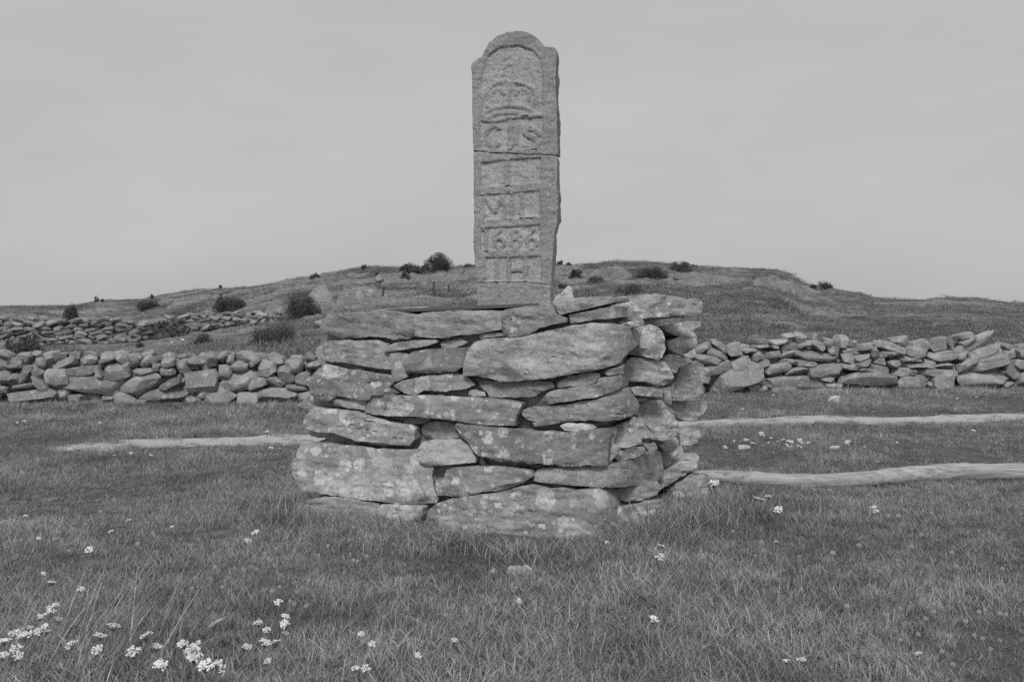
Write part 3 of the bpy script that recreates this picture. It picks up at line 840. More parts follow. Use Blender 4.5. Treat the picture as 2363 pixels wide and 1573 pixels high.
BASE_R = conv(Z2, [(1012,1325),(1006,1440),(1000,1540)])
BASE_L = conv(Z2, [(325,1545),(322,1420),(318,1306)])
def seg_field(P, lines, w):
    d = np.full(len(P), 1e9)
    for ln in lines:
        ln = np.asarray(ln, float)
        for a in range(len(ln) - 1): d = np.minimum(d, seg_dist(P, ln[a], ln[a + 1]))
    return 1 - sstep(w * 0.5 - 1.6, w * 0.5 + 1.6, d)
def arc(cx, cy, rx, ry, a0, a1, n=14):
    return [(cx + rx * math.cos(math.radians(t)), cy - ry * math.sin(math.radians(t))) for t in np.linspace(a0, a1, n)]
c2 = lambda pts: conv(Z2, pts)
c1 = lambda pts: conv(Z1, pts)
LETTERS = [
  ([c2([(602,165),(602,408)])], 15),                                                   # I
  ([c2([(378,480),(372,705)]), c2([(385,490),(488,635),(560,480)]), c2([(572,475),(580,700)])], 9.5),   # M
  ([c2([(645,470),(645,700)]), c2([(735,478),(738,690)]), c2([(738,702),(865,690)])], 9),   # I L
  ([c2([(362,800),(405,795),(410,985)]), c2(arc(530,925,42,45,0,360)), c2([(488,925),(492,860),(540,800)])], 9),   # 1 6
  ([c2(arc(682,845,34,34,0,360)), c2(arc(682,928,42,44,0,360)), c2(arc(832,925,44,46,0,360)), c2([(788,925),(795,860),(845,800)])], 8),  # 8 6
  ([c2([(505,1062),(505,1275)]), c2([(620,1062),(618,1280)]), c2([(772,1058),(772,1280)]), c2([(620,1178),(772,1172)])], 10),  # I H
  ([c1(arc(545,1215,75,110,50,310)), c1([(725,1110),(725,1345)]), c1([(790,1110),(790,1345)])], 11),
  ([c1([(1035,1200),(1000,1160),(940,1130),(890,1150),(880,1190),(930,1220),(990,1240),(1025,1280),(1010,1330),(940,1345),(860,1335)])], 12),  # S
]
CROWN = [c1(arc(720,985,250,95,165,15)), c1(arc(720,1040,230,75,160,20)), c1([(470,900),(450,800),(500,700),(600,650),(720,612)]),
         c1([(970,900),(1000,800),(950,700),(850,655),(720,612)]), c1([(720,612),(720,520)]), c1(arc(720,480,40,38,0,360)),
         c1(arc(590,800,70,90,20,200)), c1(arc(850,800,75,90,-20,160)), c1([(720,640),(720,880)])]
PANELS = [   # recessed fields
  c2([(350,180),(560,150),(925,128),(925,368),(350,418)]),
  c2([(348,474),(560,462),(760,448),(915,428),(915,690),(620,705),(352,722)]),
  c2([(345,780),(600,772),(915,752),(920,985),(400,1000),(352,1000)]),
  c2([(400,1058),(925,1042),(930,1285),(400,1290)]),
  c1([(400,1050),(560,1070),(700,1030),(900,1010),(1080,1010),(1085,1345),(880,1368),(400,1350)]),
  c1([(420,980),(400,760),(410,560),(480,360),(600,270),(800,240),(960,290),(1060,400),(1080,600),(1075,985),(880,1000),(700,1015),(560,1050)]),
]
def ms_relief(P):
    r = np.zeros(len(P))
    worn = sstep(-0.35, 0.25, fbm(P[:, 0] / 26, P[:, 1] / 26, 0, 57, 3)); low = sstep(330, 400, P[:, 1])
    worn = (0.5 + 0.38 * low) + (0.5 - 0.38 * low) * worn
    for pan in PANELS:
        pan = np.asarray(pan); ins = inside(P, pan); d = poly_dist(P, pan)
        r = np.minimum(r, -0.019 * np.where(ins, sstep(0, 4.0, d), 0))
    for lines, w in LETTERS:
        f = seg_field(P, lines, w); r = r + 0.0178 * f * (r < -0.001) * worn
    r = r + 0.013 * seg_field(P, CROWN, 8.5) * (r < -0.001) * worn
    g = seg_field(P, [c1([(1105,330),(1090,620),(1100,1000),(1110,1420)]), c2([(945,130),(950,600),(955,1000),(945,1290)])], 4)
    r = r - 0.006 * g
    r = r - 0.009 * np.where(inside(P, np.array(c2([(372,1345),(1005,1345),(1000,1500),(375,1505)]))), 1, 0) * 0.5
    wear = fbm(P[:, 0] / 9, P[:, 1] / 9, 0, 77, 3)
    pit = np.clip(fbm(P[:, 0] / 5, P[:, 1] / 5, 0, 91, 2) - 0.30, 0, 1) + 1.5 * np.clip(fbm(P[:, 0] / 17, P[:, 1] / 17, 0, 95, 3) - 0.55, 0, .5)
    return r * (0.86 + 0.25 * wear) + 0.0022 * wear - 0.008 * pit
ms = thing('milestone', 'tall carved granite milestone with rounded top, crown, MIL and 1686', 'milestone', (MS_C[0], MS_C[1], 1.48))
for nm, poly, sd in (('shaft_top', TOP + CRACK1 + LEFT_UP, 501), ('shaft_body', [(x, y + 1.3) for x, y in CRACK1[::-1]] + MIDR[::-1] + [(x, y - 0.8) for x, y in CRACK2[::-1]] + MIDL[::-1], 502),
                     ('shaft_foot', CRACK2 + BASE_R + BASE_L, 503)):
    if nm == 'shaft_body':
        poly = [(x, y + 1.2) for x, y in CRACK1[::-1]] + MIDR[::-1] + [(x, y - 0.6) for x, y in CRACK2[::-1]] + MIDL[::-1]
    V, F, cen = cut_stone(poly, ms_surf, -MN, h=2.7, edge=2.2, wob=0.9, depth=0.20, relief=ms_relief, seed=sd, taper=0.02, smooth_pass=0, mpp=1 / 305.0, steps=(0.012, 0.05, 0.1, 0.16), noise=0.004)
    so = stone_object(nm, V, F, M_GRANITE, ms, 50)
    co = np.array([v.co[:] for v in so.data.vertices]) + V.mean(0)
    pxy = np.column_stack([CX + FPX * co[:, 0] / co[:, 1], HY - FPX * (co[:, 2] - EYE) / co[:, 1]])
    float_attr(so.data, 'crust', sstep(-0.0125, -0.005, ms_relief(pxy)))

# thin dark slate lying under the foot of the milestone, and the little upright stone beside it
def slate(poly, t):
    P = np.array(poly); n = len(P)
    V = np.vstack([np.column_stack([P[:, :2], P[:, 2]]), np.column_stack([P[:, :2], P[:, 2] - t])])
    F = [tuple(range(n)), tuple(range(2 * n - 1, n - 1, -1))] + [(i, (i + 1) % n, n + (i + 1) % n, n + i) for i in range(n)]
    return V, F
def on_depth(X, Y, d): return [(X - CX) / FPX * d, d, EYE + (HY - Y) / FPX * d]
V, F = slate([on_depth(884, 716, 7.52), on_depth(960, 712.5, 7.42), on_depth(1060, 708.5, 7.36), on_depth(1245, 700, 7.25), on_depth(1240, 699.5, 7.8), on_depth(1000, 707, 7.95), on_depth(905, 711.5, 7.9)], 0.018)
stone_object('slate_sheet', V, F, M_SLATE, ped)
def small_surf(dp): return lambda X, Y: np.stack([(np.asarray(X) - CX) / FPX * dp, np.full(np.shape(X), dp), EYE + (HY - np.asarray(Y)) / FPX * dp], -1)
up = [(x / 3.927 + 1050, y / 3.927 + 640) for x, y in [(890,215),(900,180),(975,128),(1010,82),(1032,70),(1058,98),(1075,170),(1085,215)]]
V, F, _ = cut_stone(up, small_surf(7.35), np.array([0.15, 0.98, 0.0]), h=3.5, edge=6, wob=1.0, depth=0.12, seed=901, taper=0.4, steps=(0.03, 0.07))
wedge = stone_object('wedge_stone', V, F, M_PALE, None)
tag(wedge, 'small pale pointed stone standing on the pedestal top right of the milestone foot', 'stone')

# ------------------------------------------------------------------ dry stone walls
ROUND = [rock_variant('boulder_rock', 400 + i, 'round', 3, M_WALL) for i in range(7)]
BLOCK = [rock_variant('block_rock', 420 + i, 'block', 3, M_WALL) for i in range(7)]
SLAB1 = [rock_variant('thin_rock', 500 + i, 'slab', 3, M_WALL) for i in range(5)]
SLAB2 = [rock_variant('flat_rock', 440 + i, 'slab', 3, M_WALL2) for i in range(9)]
BLOCK2 = [rock_variant('lump_rock', 460 + i, 'block', 3, M_WALL2) for i in range(7)]
SMALL = [rock_variant('small_rock', 480 + i, k, 2, M_FARW) for i, k in enumerate(['slab', 'block', 'slab', 'block', 'slab', 'round', 'slab', 'block'])]
WL0, WL1 = flat_hit(30, 932)[:2], flat_hit(720, 932)[:2]
WR0, WR1 = flat_hit(1600, 908)[:2], flat_hit(2330, 897)[:2]
def wall_depth(X, a, b):
    u = (X - CX) / FPX; e = b - a
    s = (u * a[1] - a[0]) / (e[0] - u * e[1])
    return a[1] + s * e[1]
def wall_from_ellipses(root, zoom, lst, a, b, pools, seed):
    r = random.Random(seed)
    yaw = math.atan2(b[1] - a[1], b[0] - a[0])
    for (ex, ey, w, h, rot) in lst:
        X, Y = zoom[0] + ex / zoom[2], zoom[1] + ey / zoom[2]
        w, h = w / zoom[2] * 1.20, h / zoom[2] * 1.22
        d = wall_depth(X, a, b); m = d / FPX
        dep = r.uniform(0.30, 0.45) * (1 if w > 25 else 0.7)
        loc = on_depth(X, Y, d)
        loc[1] += dep * 0.5 - 0.12 + r.uniform(-0.05, 0.04); loc[2] = EYE + (HY - Y) / FPX * loc[1]; loc[0] = (X - CX) / FPX * loc[1]
        pool = pools[0] if (w / max(h, 1) < 1.9 or h > 42) else pools[1]
        flip = r.choice([0, math.pi])
        o = put_rock('stone', r.choice(pool), root, loc, (w * m * 0.5, dep * 0.5, h * m * 0.5), (0, 0, 0))
        o.rotation_euler = (Matrix.Rotation(yaw, 3, 'Z') @ Matrix.Rotation(math.radians(-rot), 3, 'Y') @ Matrix.Rotation(flip, 3, r.choice('XYZ'))).to_euler()
def wall_fill(root, a, b, s0, s1, height, pools, seed, back, sizes, name='stone', loose=1.0):
    """courses of stones along the line a..b between s0 and s1 metres, set back from the face"""
    r = random.Random(seed); e = (b - a) / np.linalg.norm(b - a); nrm = np.array([-e[1], e[0]])
    if nrm[1] < 0: nrm = -nrm
    yaw = math.atan2(e[1], e[0]); z = 0.0; cnt = 0
    while z < height:
        hh = r.uniform(*sizes[1]); s = s0 + r.uniform(0, 0.2)
        while s < s1:
            L = r.uniform(*sizes[0])
            q = a + e * (s + L / 2) + nrm * (back + r.uniform(-.05, .05))
            z0 = float(terr(q[0], q[1]))
            put_rock(name, r.choice(pools), root, (q[0], q[1], z0 + z + hh / 2 + r.uniform(-.03, .03)), (L * .54, r.uniform(.15, .24), hh * .56),
                     (r.uniform(-.15, .15), r.uniform(-.28, .28) * loose, yaw + r.uniform(-.25, .25))); cnt += 1
            s += L
        z += hh * 0.92
    return cnt
ZL, ZR = (0, 560, 3.1), (1560, 560, 2.529)
LEFT_WALL = [(680,1015,400,140,-4),(845,910,190,150,0),(425,965,155,120,0),(300,990,160,75,-55),(190,940,140,75,60),(110,975,95,80,45),(110,890,110,45,5),(180,1020,160,40,5),
 (250,1085,330,90,5),(465,1075,80,90,0),(555,1110,130,50,5),(720,1145,100,70,-10),(770,1115,110,40,0),(905,1125,210,140,5),(1035,1005,310,130,12),(1230,1010,180,60,25),(1190,1090,320,110,8),
 (1030,925,160,55,3),(722,925,110,45,-60),(600,910,230,65,3),(310,860,110,70,-15),(390,825,90,80,20),(475,860,150,70,20),(655,840,130,75,-5),(775,840,130,50,18),(880,835,90,50,-25),(970,840,100,95,0),
 (1065,840,110,80,35),(1130,840,70,70,50),(1210,855,100,75,0),(1135,895,75,60,0),(1215,915,100,75,10),(1320,890,105,110,0),(1410,850,125,70,3),(1445,975,215,155,0),(1515,830,95,90,80),
 (1600,815,95,70,45),(1610,925,110,120,0),(1650,835,60,70,40),(1725,880,125,85,0),(1790,820,90,75,-30),(1835,850,90,45,35),(1910,895,130,125,10),(1985,830,130,60,-32),(2110,875,115,110,0),
 (2060,940,140,105,-30),(1715,990,260,130,18),(1860,1000,150,75,15),(1980,985,130,75,-30),(2120,1030,160,45,-3),(1555,1085,260,150,-5),(1500,1060,120,60,25),(1380,1125,90,60,0),(1780,1110,140,120,-10),
 (1990,1095,295,115,0),(2180,965,110,90,0),(2250,880,110,60,10),(300,915,100,80,-40),(1020,1150,80,50,0),(1100,1160,90,40,0),(1270,1165,180,45,0),(620,1150,120,40,0),
 (40,960,110,90,20),(20,1050,130,90,0),(30,880,90,60,0),(-60,1000,120,130,0),(-60,900,110,80,10),(-60,1090,150,70,0),(2260,1000,140,90,0),(2240,1090,170,90,5)]
RIGHT_WALL = [(150,610,90,30,30),(245,600,100,40,-35),(330,625,95,75,10),(225,655,140,75,-20),(180,685,150,50,-10),(215,745,185,85,15),(370,700,135,85,20),(350,800,300,135,15),(425,632,80,28,5),(470,660,75,50,35),
 (495,575,80,28,-5),(500,605,105,28,3),(545,650,90,45,10),(495,708,105,60,20),(570,605,40,45,0),(600,578,100,35,5),(625,610,60,45,40),(575,735,150,75,10),(640,650,105,40,10),(640,688,100,32,-5),(685,748,125,42,8),
 (675,605,50,50,0),(655,548,60,45,10),(710,552,70,55,-20),(735,598,90,40,10),(790,545,65,45,-10),(745,705,115,42,-8),(820,660,270,60,-8),(820,605,95,60,-35),(875,580,90,60,-20),(910,632,70,50,-10),(850,740,180,70,5),
 (955,575,75,65,80),(1015,590,55,50,-20),(1000,633,115,38,3),(995,680,95,55,-20),(1085,605,95,45,10),(1080,668,95,45,10),(1145,640,65,60,30),(1090,705,100,35,12),(990,722,120,35,-5),(1095,745,100,38,-15),
 (1180,590,60,40,20),(1180,685,75,55,-15),(1185,740,115,55,-8),(1245,612,150,50,-20),(1230,650,90,40,5),(1290,568,95,40,8),(1265,700,85,48,-5),(1345,678,130,38,-6),(1370,715,120,30,0),(1385,635,115,65,-5),
 (1295,750,105,42,3),(1400,585,90,45,10),(1440,600,50,65,0),(1460,705,85,45,-10),(1375,755,50,30,0),(1520,760,200,48,-3),(1545,715,110,25,0),(1520,595,115,75,10),(1560,665,220,60,3),(1595,580,30,50,0),
 (1690,572,90,36,30),(1750,580,270,60,25),(1665,545,80,35,15),(1795,635,210,80,12),(1655,660,70,45,0),(1680,712,120,60,20),(1810,705,210,80,12),(1770,805,330,110,0),(1560,810,130,80,0),(1345,805,190,85,0),
 (1090,795,340,85,-2),(690,808,400,70,0),(870,790,100,30,-10),(910,835,100,28,0),(1925,605,70,40,-10),(1920,655,60,90,-10),(1945,740,80,90,0),(620,860,130,45,0),(1105,865,100,40,0),(880,862,120,35,0),
 (2010,640,90,60,5),(2000,700,100,70,0),(2010,800,120,90,0),(2080,650,110,70,0),(2090,760,120,110,0),(90,650,110,60,10),(80,720,130,70,0),(60,800,160,80,0)]
wl_ = thing('fieldstone_wall', 'low dry stone wall of rounded boulders and fieldstones left of the pedestal', 'stone wall', (WL0[0], WL0[1], 0))
wall_from_ellipses(wl_, ZL, LEFT_WALL, WL0, WL1, (ROUND[:5] + BLOCK[:5], BLOCK + SLAB1), 21)
lenL = float(np.linalg.norm(WL1 - WL0))
wall_fill(wl_, WL0, WL1, -0.6, lenL + 1.2, 0.62, BLOCK, 22, 0.30, ((.3, .55), (.18, .28)))
n1 = wall_fill(wl_, WL0, WL1, -0.4, lenL, 0.66, BLOCK + SLAB1, 24, 0.24, ((.16, .34), (.13, .2)))
wall_fill(wl_, WL0, WL1, lenL + 0.05, lenL + 1.7, 0.68, ROUND + BLOCK, 23, 0.1, ((.3, .55), (.2, .3)))
wall_fill(wl_, WL0, WL1, -4.0, -0.75, 0.66, ROUND + BLOCK, 25, 0.1, ((.3, .6), (.2, .3)))
wr_ = thing('slab_wall', 'dry stone wall of flat pale slabs right of the pedestal behind the path', 'stone wall', (WR0[0], WR0[1], 0))
wall_from_ellipses(wr_, ZR, RIGHT_WALL, WR0, WR1, (BLOCK2, SLAB2), 31)
lenR = float(np.linalg.norm(WR1 - WR0))
wall_fill(wr_, WR0, WR1, -0.3, lenR + 1.2, 0.74, BLOCK2 + SLAB2, 32, 0.30, ((.3, .6), (.13, .22)))
n2 = wall_fill(wr_, WR0, WR1, -0.2, lenR + .4, 0.70, BLOCK2 + SLAB2, 34, 0.24, ((.24, .46), (.13, .18)))
print('wall fills', n1, n2, len(wl_.children), len(wr_.children))
wall_fill(wr_, WR0, WR1, -5.6, -0.1, 0.85, SLAB2 + BLOCK2, 33, 0.1, ((.5, .9), (.2, .3)))

wall_fill(wr_, WR0, WR1, lenR + 1.0, lenR + 2.6, 0.85, SLAB2 + BLOCK2, 35, 0.1, ((.5, .9), (.2, .3)))
print('wall stones', len(wl_.children), len(wr_.children))
# the darker wall further up the slope on the left
FW_BASE = [(-280, 812), (-60, 806), (30, 802), (110, 797), (250, 793), (330, 786), (420, 770), (500, 758), (590, 747), (650, 738)]
fwp = np.array([ground_hit(X, Y, 24, 70) for X, Y in FW_BASE])
FW_H = [0.95, 0.95, 0.95, 0.95, 0.85, 0.75, 0.72, 0.62, 0.58, 0.35]
fw = thing('upper_wall', 'dark tumbled dry stone wall crossing the slope at left behind the fieldstone wall', 'stone wall', tuple(fwp[0]))
r = random.Random(77)
cum = np.concatenate([[0], np.cumsum(np.linalg.norm(np.diff(fwp[:, :2], axis=0), axis=1))])
nfw = 0
for row in (0, 1):
    z = 0.0
    while z < 0.95:
        hh = r.uniform(0.12, 0.19); s = r.uniform(0, .2)
        while s < cum[-1]:
            L = r.uniform(0.28, 0.62)
            px_, py_ = np.interp(s + L / 2, cum, fwp[:, 0]), np.interp(s + L / 2, cum, fwp[:, 1])
            H = np.interp(s + L / 2, cum, FW_H) + r.uniform(-.1, .08)
            yw = math.atan2(np.interp(s + .5, cum, fwp[:, 1]) - np.interp(s - .5, cum, fwp[:, 1]), np.interp(s + .5, cum, fwp[:, 0]) - np.interp(s - .5, cum, fwp[:, 0]))
            if z + hh < H + 0.06 and (row == 0 or z > 0.42):
                gz = float(terr(px_, py_))
                put_rock('stone', r.choice(SMALL), fw, (px_, py_ + row * 0.38 + r.uniform(-.07, .07), gz + z + hh / 2 + r.uniform(-.04, .04)), (L * .5, r.uniform(.15, .24), hh * .58),
                         (r.uniform(-.2, .2), r.uniform(-.32, .38), yw + r.uniform(-.3, .3))); nfw += 1
            s += L * 1.02
        z += hh * 0.95
print('upper wall stones', nfw)

# ------------------------------------------------------------------ rocks on the slope
def slope_rock(name, X, Y, wpx, hpx, kind, seed, label, cat='rock', mat=M_HILLROCK, rot=0.0, sink=0.25, hi=130.0, lo=22.0):
    g = ground_hit(X, Y, lo, hi); m = g[1] / FPX
    me = rock_variant(name, seed, kind, 4, mat)
    w, h = wpx * m, hpx * m
    o = bpy.data.objects.new(name, me); link(o)
    H = h / (1 - sink) * 0.5
    o.location = (g[0], g[1] + w * 0.3, g[2] + h - H)
    o.scale = (w * .5, w * .42, H); o.rotation_euler = (0, rot, seed * 0.7)
    return tag(o, label, cat)
def outcrop(X, Y, wpx, hpx, seed, label, tilt=0.0, lo=22, name='rock_outcrop', cat='outcrop', mat=None):
    g = ground_hit(X, Y, lo, 130); m = g[1] / FPX; w, h = wpx * m, hpx * m; dp = w * .55
    nx, ny = 56, 34
    u, v = np.meshgrid(np.linspace(-1.12, 1.12, nx), np.linspace(-1.12, 1.12, ny), indexing='ij')
    x, y = u * w / 2, v * dp / 2
    rad = np.sqrt(u * u + v * v) * (1 + .28 * fbm(u * 1.4 + seed, v * 1.4, 0, seed, 3))
    n = fbm(x / (w * .22) + seed, y / (w * .10), 0, seed + 3, 5, .6)
    t = (np.floor(n * 4) + sstep(.6, 1.0, n * 4 - np.floor(n * 4))) / 4
    dome = np.clip(1 - rad ** (2.6 if lo > 10 else 4.5), -0.6, 1)
    z = h * (dome * (0.72 + .38 * t) + tilt * u * np.clip(dome, 0, 1)) + .02 * fbm(x * 4, y * 4, 0, seed + 5, 3)
    P = np.stack([g[0] + x, g[1] + dp * .45 + y, z], -1).reshape(-1, 3)
    P[:, 2] += terr(P[:, 0], P[:, 1]) - .03
    i, j = np.meshgrid(np.arange(nx - 1), np.arange(ny - 1), indexing='ij')
    q = np.stack([i * ny + j, (i + 1) * ny + j, (i + 1) * ny + j + 1, i * ny + j + 1], -1).reshape(-1, 4)
    me = tri_mesh(name, P - np.array(g), q, mat or M_HILLROCK, True); me.set_sharp_from_angle(angle=math.radians(40))
    o = obj(name, me, None, tuple(g)); tag(o, label, cat)
def pyramid_rock(name, X, Y, wpx, hpx, label, peak=0.45, seed=1):
    g = ground_hit(X, Y, 22, 130); m = g[1] / FPX; w, h = wpx * m, hpx * m
    n = 26; bm = bmesh.new(); bmesh.ops.create_icosphere(bm, subdivisions=4, radius=1)
    P = np.array([v.co[:] for v in bm.verts])
    up = np.clip(P[:, 2], 0, 1)
    tap = np.where(P[:, 2] > 0, 1 - 0.62 * up ** 1.1, 1)
    P[:, 0] = P[:, 0] * tap * 1.1 + (peak - 0.5) * 1.6 * up; P[:, 1] *= tap
    for _ in range(6):
        a = RNG.normal(size=3); a /= np.linalg.norm(a); dd = (P @ a).max() * RNG.uniform(.7, .88)
        P = P - np.maximum(P @ a - dd, 0)[:, None] * a * .95
    P *= (1 + 0.12 * fbm(P[:, 0] * 2 + seed, P[:, 1] * 2, P[:, 2] * 2, seed, 4))[:, None]
    P[:, 2] /= P[:, 2].max(); P[:, 0] /= np.abs(P[:, 0]).max()
    for v, p in zip(bm.verts, P): v.co = (p[0] * w / 2, p[1] * w * .42, p[2] * h if p[2] > 0 else p[2] * .3)
    me = bpy.data.meshes.new(name); bm.to_mesh(me); bm.free(); me.materials.append(M_BOULDER)
    me.polygons.foreach_set('use_smooth', [True] * len(me.polygons)); me.set_sharp_from_angle(angle=math.radians(30))
    o = obj(name, me, None, (g[0], g[1] + w * .3, g[2]))
    return tag(o, label, 'rock')
pyramid_rock('pointed_boulder', 739, 695, 80, 36, 'large tent-shaped boulder on the slope left of the milestone', .42, 3)
pyramid_rock('upright_rock', 829, 690, 33, 30, 'upright jagged rock on the slope, right of the tent-shaped boulder', .5, 8)
slope_rock('leaning_rock', 854, 687, 22, 19, 'block', 13, 'small leaning rock touching the upright jagged rock on the slope', mat=M_BOULDER, rot=.4)
slope_rock('round_boulder', 874, 655, 22, 18, 'round', 15, 'round pale boulder near the hilltop left of the milestone', mat=M_BOULDER, sink=.08)
outcrop(757, 716, 75, 18, 16, 'low pale bedrock hump below the tent-shaped boulder', 0.00)
outcrop(1003, 713, 80, 14, 18, 'flat pale bedrock hump just left of the milestone foot', 0.00)
outcrop(790, 645, 42, 10, 19, 'overhanging bedrock ledge with a dark hollow near the left hilltop', -0.30)
outcrop(905, 641, 75, 13, 20, 'broken bedrock ledge beside the round pale boulder', 0.24)
outcrop(1400, 640, 138, 24, 22, 'broad bedrock knoll on the skyline right of the milestone', 0.00)
outcrop(1640, 655, 138, 13, 23, 'long flat bedrock ledge right of the skyline thicket', -0.18)
outcrop(1802, 655, 112, 21, 24, 'bedrock shelf ending in a small cliff at the right skyline', -0.30)
outcrop(1850, 694, 112, 10, 25, 'low rock patch in the smooth grass slope at right', 0.00)
outcrop(1960, 684, 100, 8, 26, 'thin bedrock lip at the right end of the skyline', -0.36)
outcrop(640, 722, 112, 19, 27, 'sloping bedrock sheet at the end of the upper wall', 0.45)
outcrop(1000, 668, 125, 10, 28, 'cracked bedrock sheet behind the fence posts', 0.00)
outcrop(560, 690, 100, 8, 29, 'weathered bedrock strip high on the left slope', 0.00)
outcrop(270, 712, 75, 8, 30, 'pale bedrock strip on the far left slope', 0.00)
slope_rock('cairn_stone', 983, 617, 18, 8, 'slab', 31, 'bottom flat stone of the small pile beside the dark hilltop juniper', 'stone', sink=.1)
for i, (dx, dz, w_, h_) in enumerate([(-1, 8, 15, 7), (2, 14, 11, 8)]):
    g = ground_hit(983, 617, 22); m = g[1] / FPX
    o = put_rock('cairn_stone', rock_variant('cairn_rock', 600 + i, 'slab', 3, M_WALL2), None, (g[0] + dx * m, g[1] + .2, g[2] + (dz + h_ / 2 - 1) * m), (w_ * m / 2, .2, h_ * m / 2), (0, .1 - .2 * i, i))
    tag(o, ['middle stone of the small pile beside the dark hilltop juniper', 'pale top stone of the small pile beside the dark hilltop juniper'][i], 'stone')
for i, (X, Y, w_, h_, lab) in enumerate([(395, 793, 11, 5, 'left of two small white stones in the grass below the upper wall'), (421, 788, 13, 7, 'right of two small white stones in the grass below the upper wall')]):
    slope_rock('white_stone', X, Y, w_, h_, 'round', 630 + i, lab, 'stone', M_PALE, sink=.2)

def flat_stone(X, Y, wpx, hpx, label, seed, mat=M_PALE, name='ground_stone'):
    g = ground_hit(X, Y, 3, 20); m = g[1] / FPX; w = wpx * m; h = hpx * m
    o = put_rock(name, rock_variant(name, seed, 'block', 3, mat), None, (g[0], g[1] + w * .2, g[2] + 0.12 * h), (w * .5, w * .40, h * .95), (.1, -.16, seed))
    return tag(o, label, 'stone')
outcrop(1184, 1330, 116, 30, 657, 'pale stone half sunk in the grass in front of the pedestal', 0.05, 3, 'ground_stone', 'stone', M_WALL2)
flat_stone(1716, 1035, 34, 8, 'flat pale stone by the patch of white flowers right of the pedestal', 652)
flat_stone(1926, 1038, 32, 9, 'flat pale stone alone in the turf between path and log', 653)
flat_stone(1930, 928, 34, 14, 'pale stone in the long grass below the slab wall', 654)
flat_stone(80, 926, 14, 6, 'tiny white stone at the foot of the fieldstone wall', 655)

# ------------------------------------------------------------------ timber lying in the grass
def build_log():
    px = [(1560, 1106), (1640, 1107), (1720, 1112), (1800, 1113), (1880, 1110), (1960, 1107), (2040, 1101), (2110, 1094), (2180, 1089), (2260, 1088), (2330, 1089), (2420, 1089), (2560, 1084), (2700, 1076)]
    wd = [29, 32, 35, 36, 36, 37, 38, 40, 40, 40, 40, 40, 38, 36]
    C, Rr = [], []
    for (X, Y), w in zip(px, wd):
        g = flat_hit(X, Y + w * .47, 0.0); d = g[1]
        rad = w * d / FPX * .5
        C.append((g[0], d, float(terr(g[0], d)) + rad * .95)); Rr.append(rad)
    C, Rr = np.array(C), np.array(Rr)
    t = np.arange(len(C)); tt = np.linspace(0, len(C) - 1, 150)
    Cs = np.stack([np.interp(tt, t, C[:, k]) for k in range(3)], 1); Rs = np.interp(tt, t, Rr)
    k = np.ones(11) / 11
    for a in range(3): Cs[5:-5, a] = np.convolve(Cs[:, a], k, 'valid')
    T = np.gradient(Cs, axis=0); T /= np.linalg.norm(T, axis=1)[:, None]
    up = np.array([0, 0, 1.0]); Sx = np.cross(T, up); Sx /= np.linalg.norm(Sx, axis=1)[:, None]; U = np.cross(Sx, T)
    n = 22; V, F = [], []
    for i in range(len(Cs)):
        a = np.linspace(0, 2 * np.pi, n, endpoint=False)
        rad = Rs[i] * (1 + .07 * fbm(np.cos(a) * 1.2 + 5, np.sin(a) * 1.2, tt[i] * 1.3, 8, 3) + .05 * vnoise(0, 0, tt[i] * 2.2, 12))
        rad = rad * (1 + (0.12 * np.exp(-((tt[i] - 6.1) / .25) ** 2) + 0.16 * np.exp(-((tt[i] - 8.6) / .12) ** 2) + 0.14 * np.exp(-((tt[i] - 2.3) / .15) ** 2)) * np.clip(np.sin(a), 0, 1)) * (1 + .06 * fbm(np.cos(a) * 4, np.sin(a) * 4, tt[i] * .7, 28, 3))
        V.append(Cs[i] + (np.cos(a) * rad)[:, None] * Sx[i] + (np.sin(a) * rad)[:, None] * U[i])
    for i in range(len(Cs) - 1):
        for j in range(n): F.append((i * n + j, i * n + (j + 1) % n, (i + 1) * n + (j + 1) % n, (i + 1) * n + j))
    F.append(tuple(range(n - 1, -1, -1))); F.append(tuple((len(Cs) - 1) * n + j for j in range(n)))
    o = stone_object('timber_log', np.vstack(V), F, M_LOG, None, 60)
    tag(o, 'long pale peeled tree trunk lying in the grass right of the pedestal', 'log')
build_log()

# ------------------------------------------------------------------ junipers and low shrubs
def bush_mesh(seed, w, h, dep, n, leaf, spiky=0.5):
    """a crown of small needle sprays spread through the volume, denser in clumps"""
    r = np.random.default_rng(seed)
    k = max(5, int(n / 260)); cl = r.normal(size=(k, 3)); cl /= np.linalg.norm(cl, axis=1)[:, None]
    cl[:, 2] = np.abs(cl[:, 2]); cl *= r.uniform(.35, .92, (k, 1))
    which = r.integers(0, k, n)
    p = cl[which] + r.normal(size=(n, 3)) * r.uniform(.10, .26, (k, 1))[which]
    p[:, 2] = np.maximum(p[:, 2], 0.0)
    rad = np.linalg.norm(p, axis=1); p = np.where((rad > 1.1)[:, None], p / rad[:, None] * 1.05, p)
    p = p * np.array([w / 2, dep / 2, h])
    d = p * np.array([.6, .6, .5]) / max(w, h); d[:, 2] += spiky; d += r.normal(size=(n, 3)) * .55
    d /= np.linalg.norm(d, axis=1)[:, None]
    s = np.cross(d, r.normal(size=(n, 3))); s /= np.linalg.norm(s, axis=1)[:, None]
    L = leaf * r.uniform(.6, 1.5, n)[:, None]; W = leaf * .30
    a, b, c = p - s * W, p + s * W, p + d * L
    V = np.stack([a, b, c], 1).reshape(-1, 3)
    T = np.arange(3 * n).reshape(-1, 3)
    tone = np.repeat(np.clip(r.uniform(0, 1, k)[which] * .6 + r.uniform(0, .4, n), 0, 1), 3)
    return V, T, tone
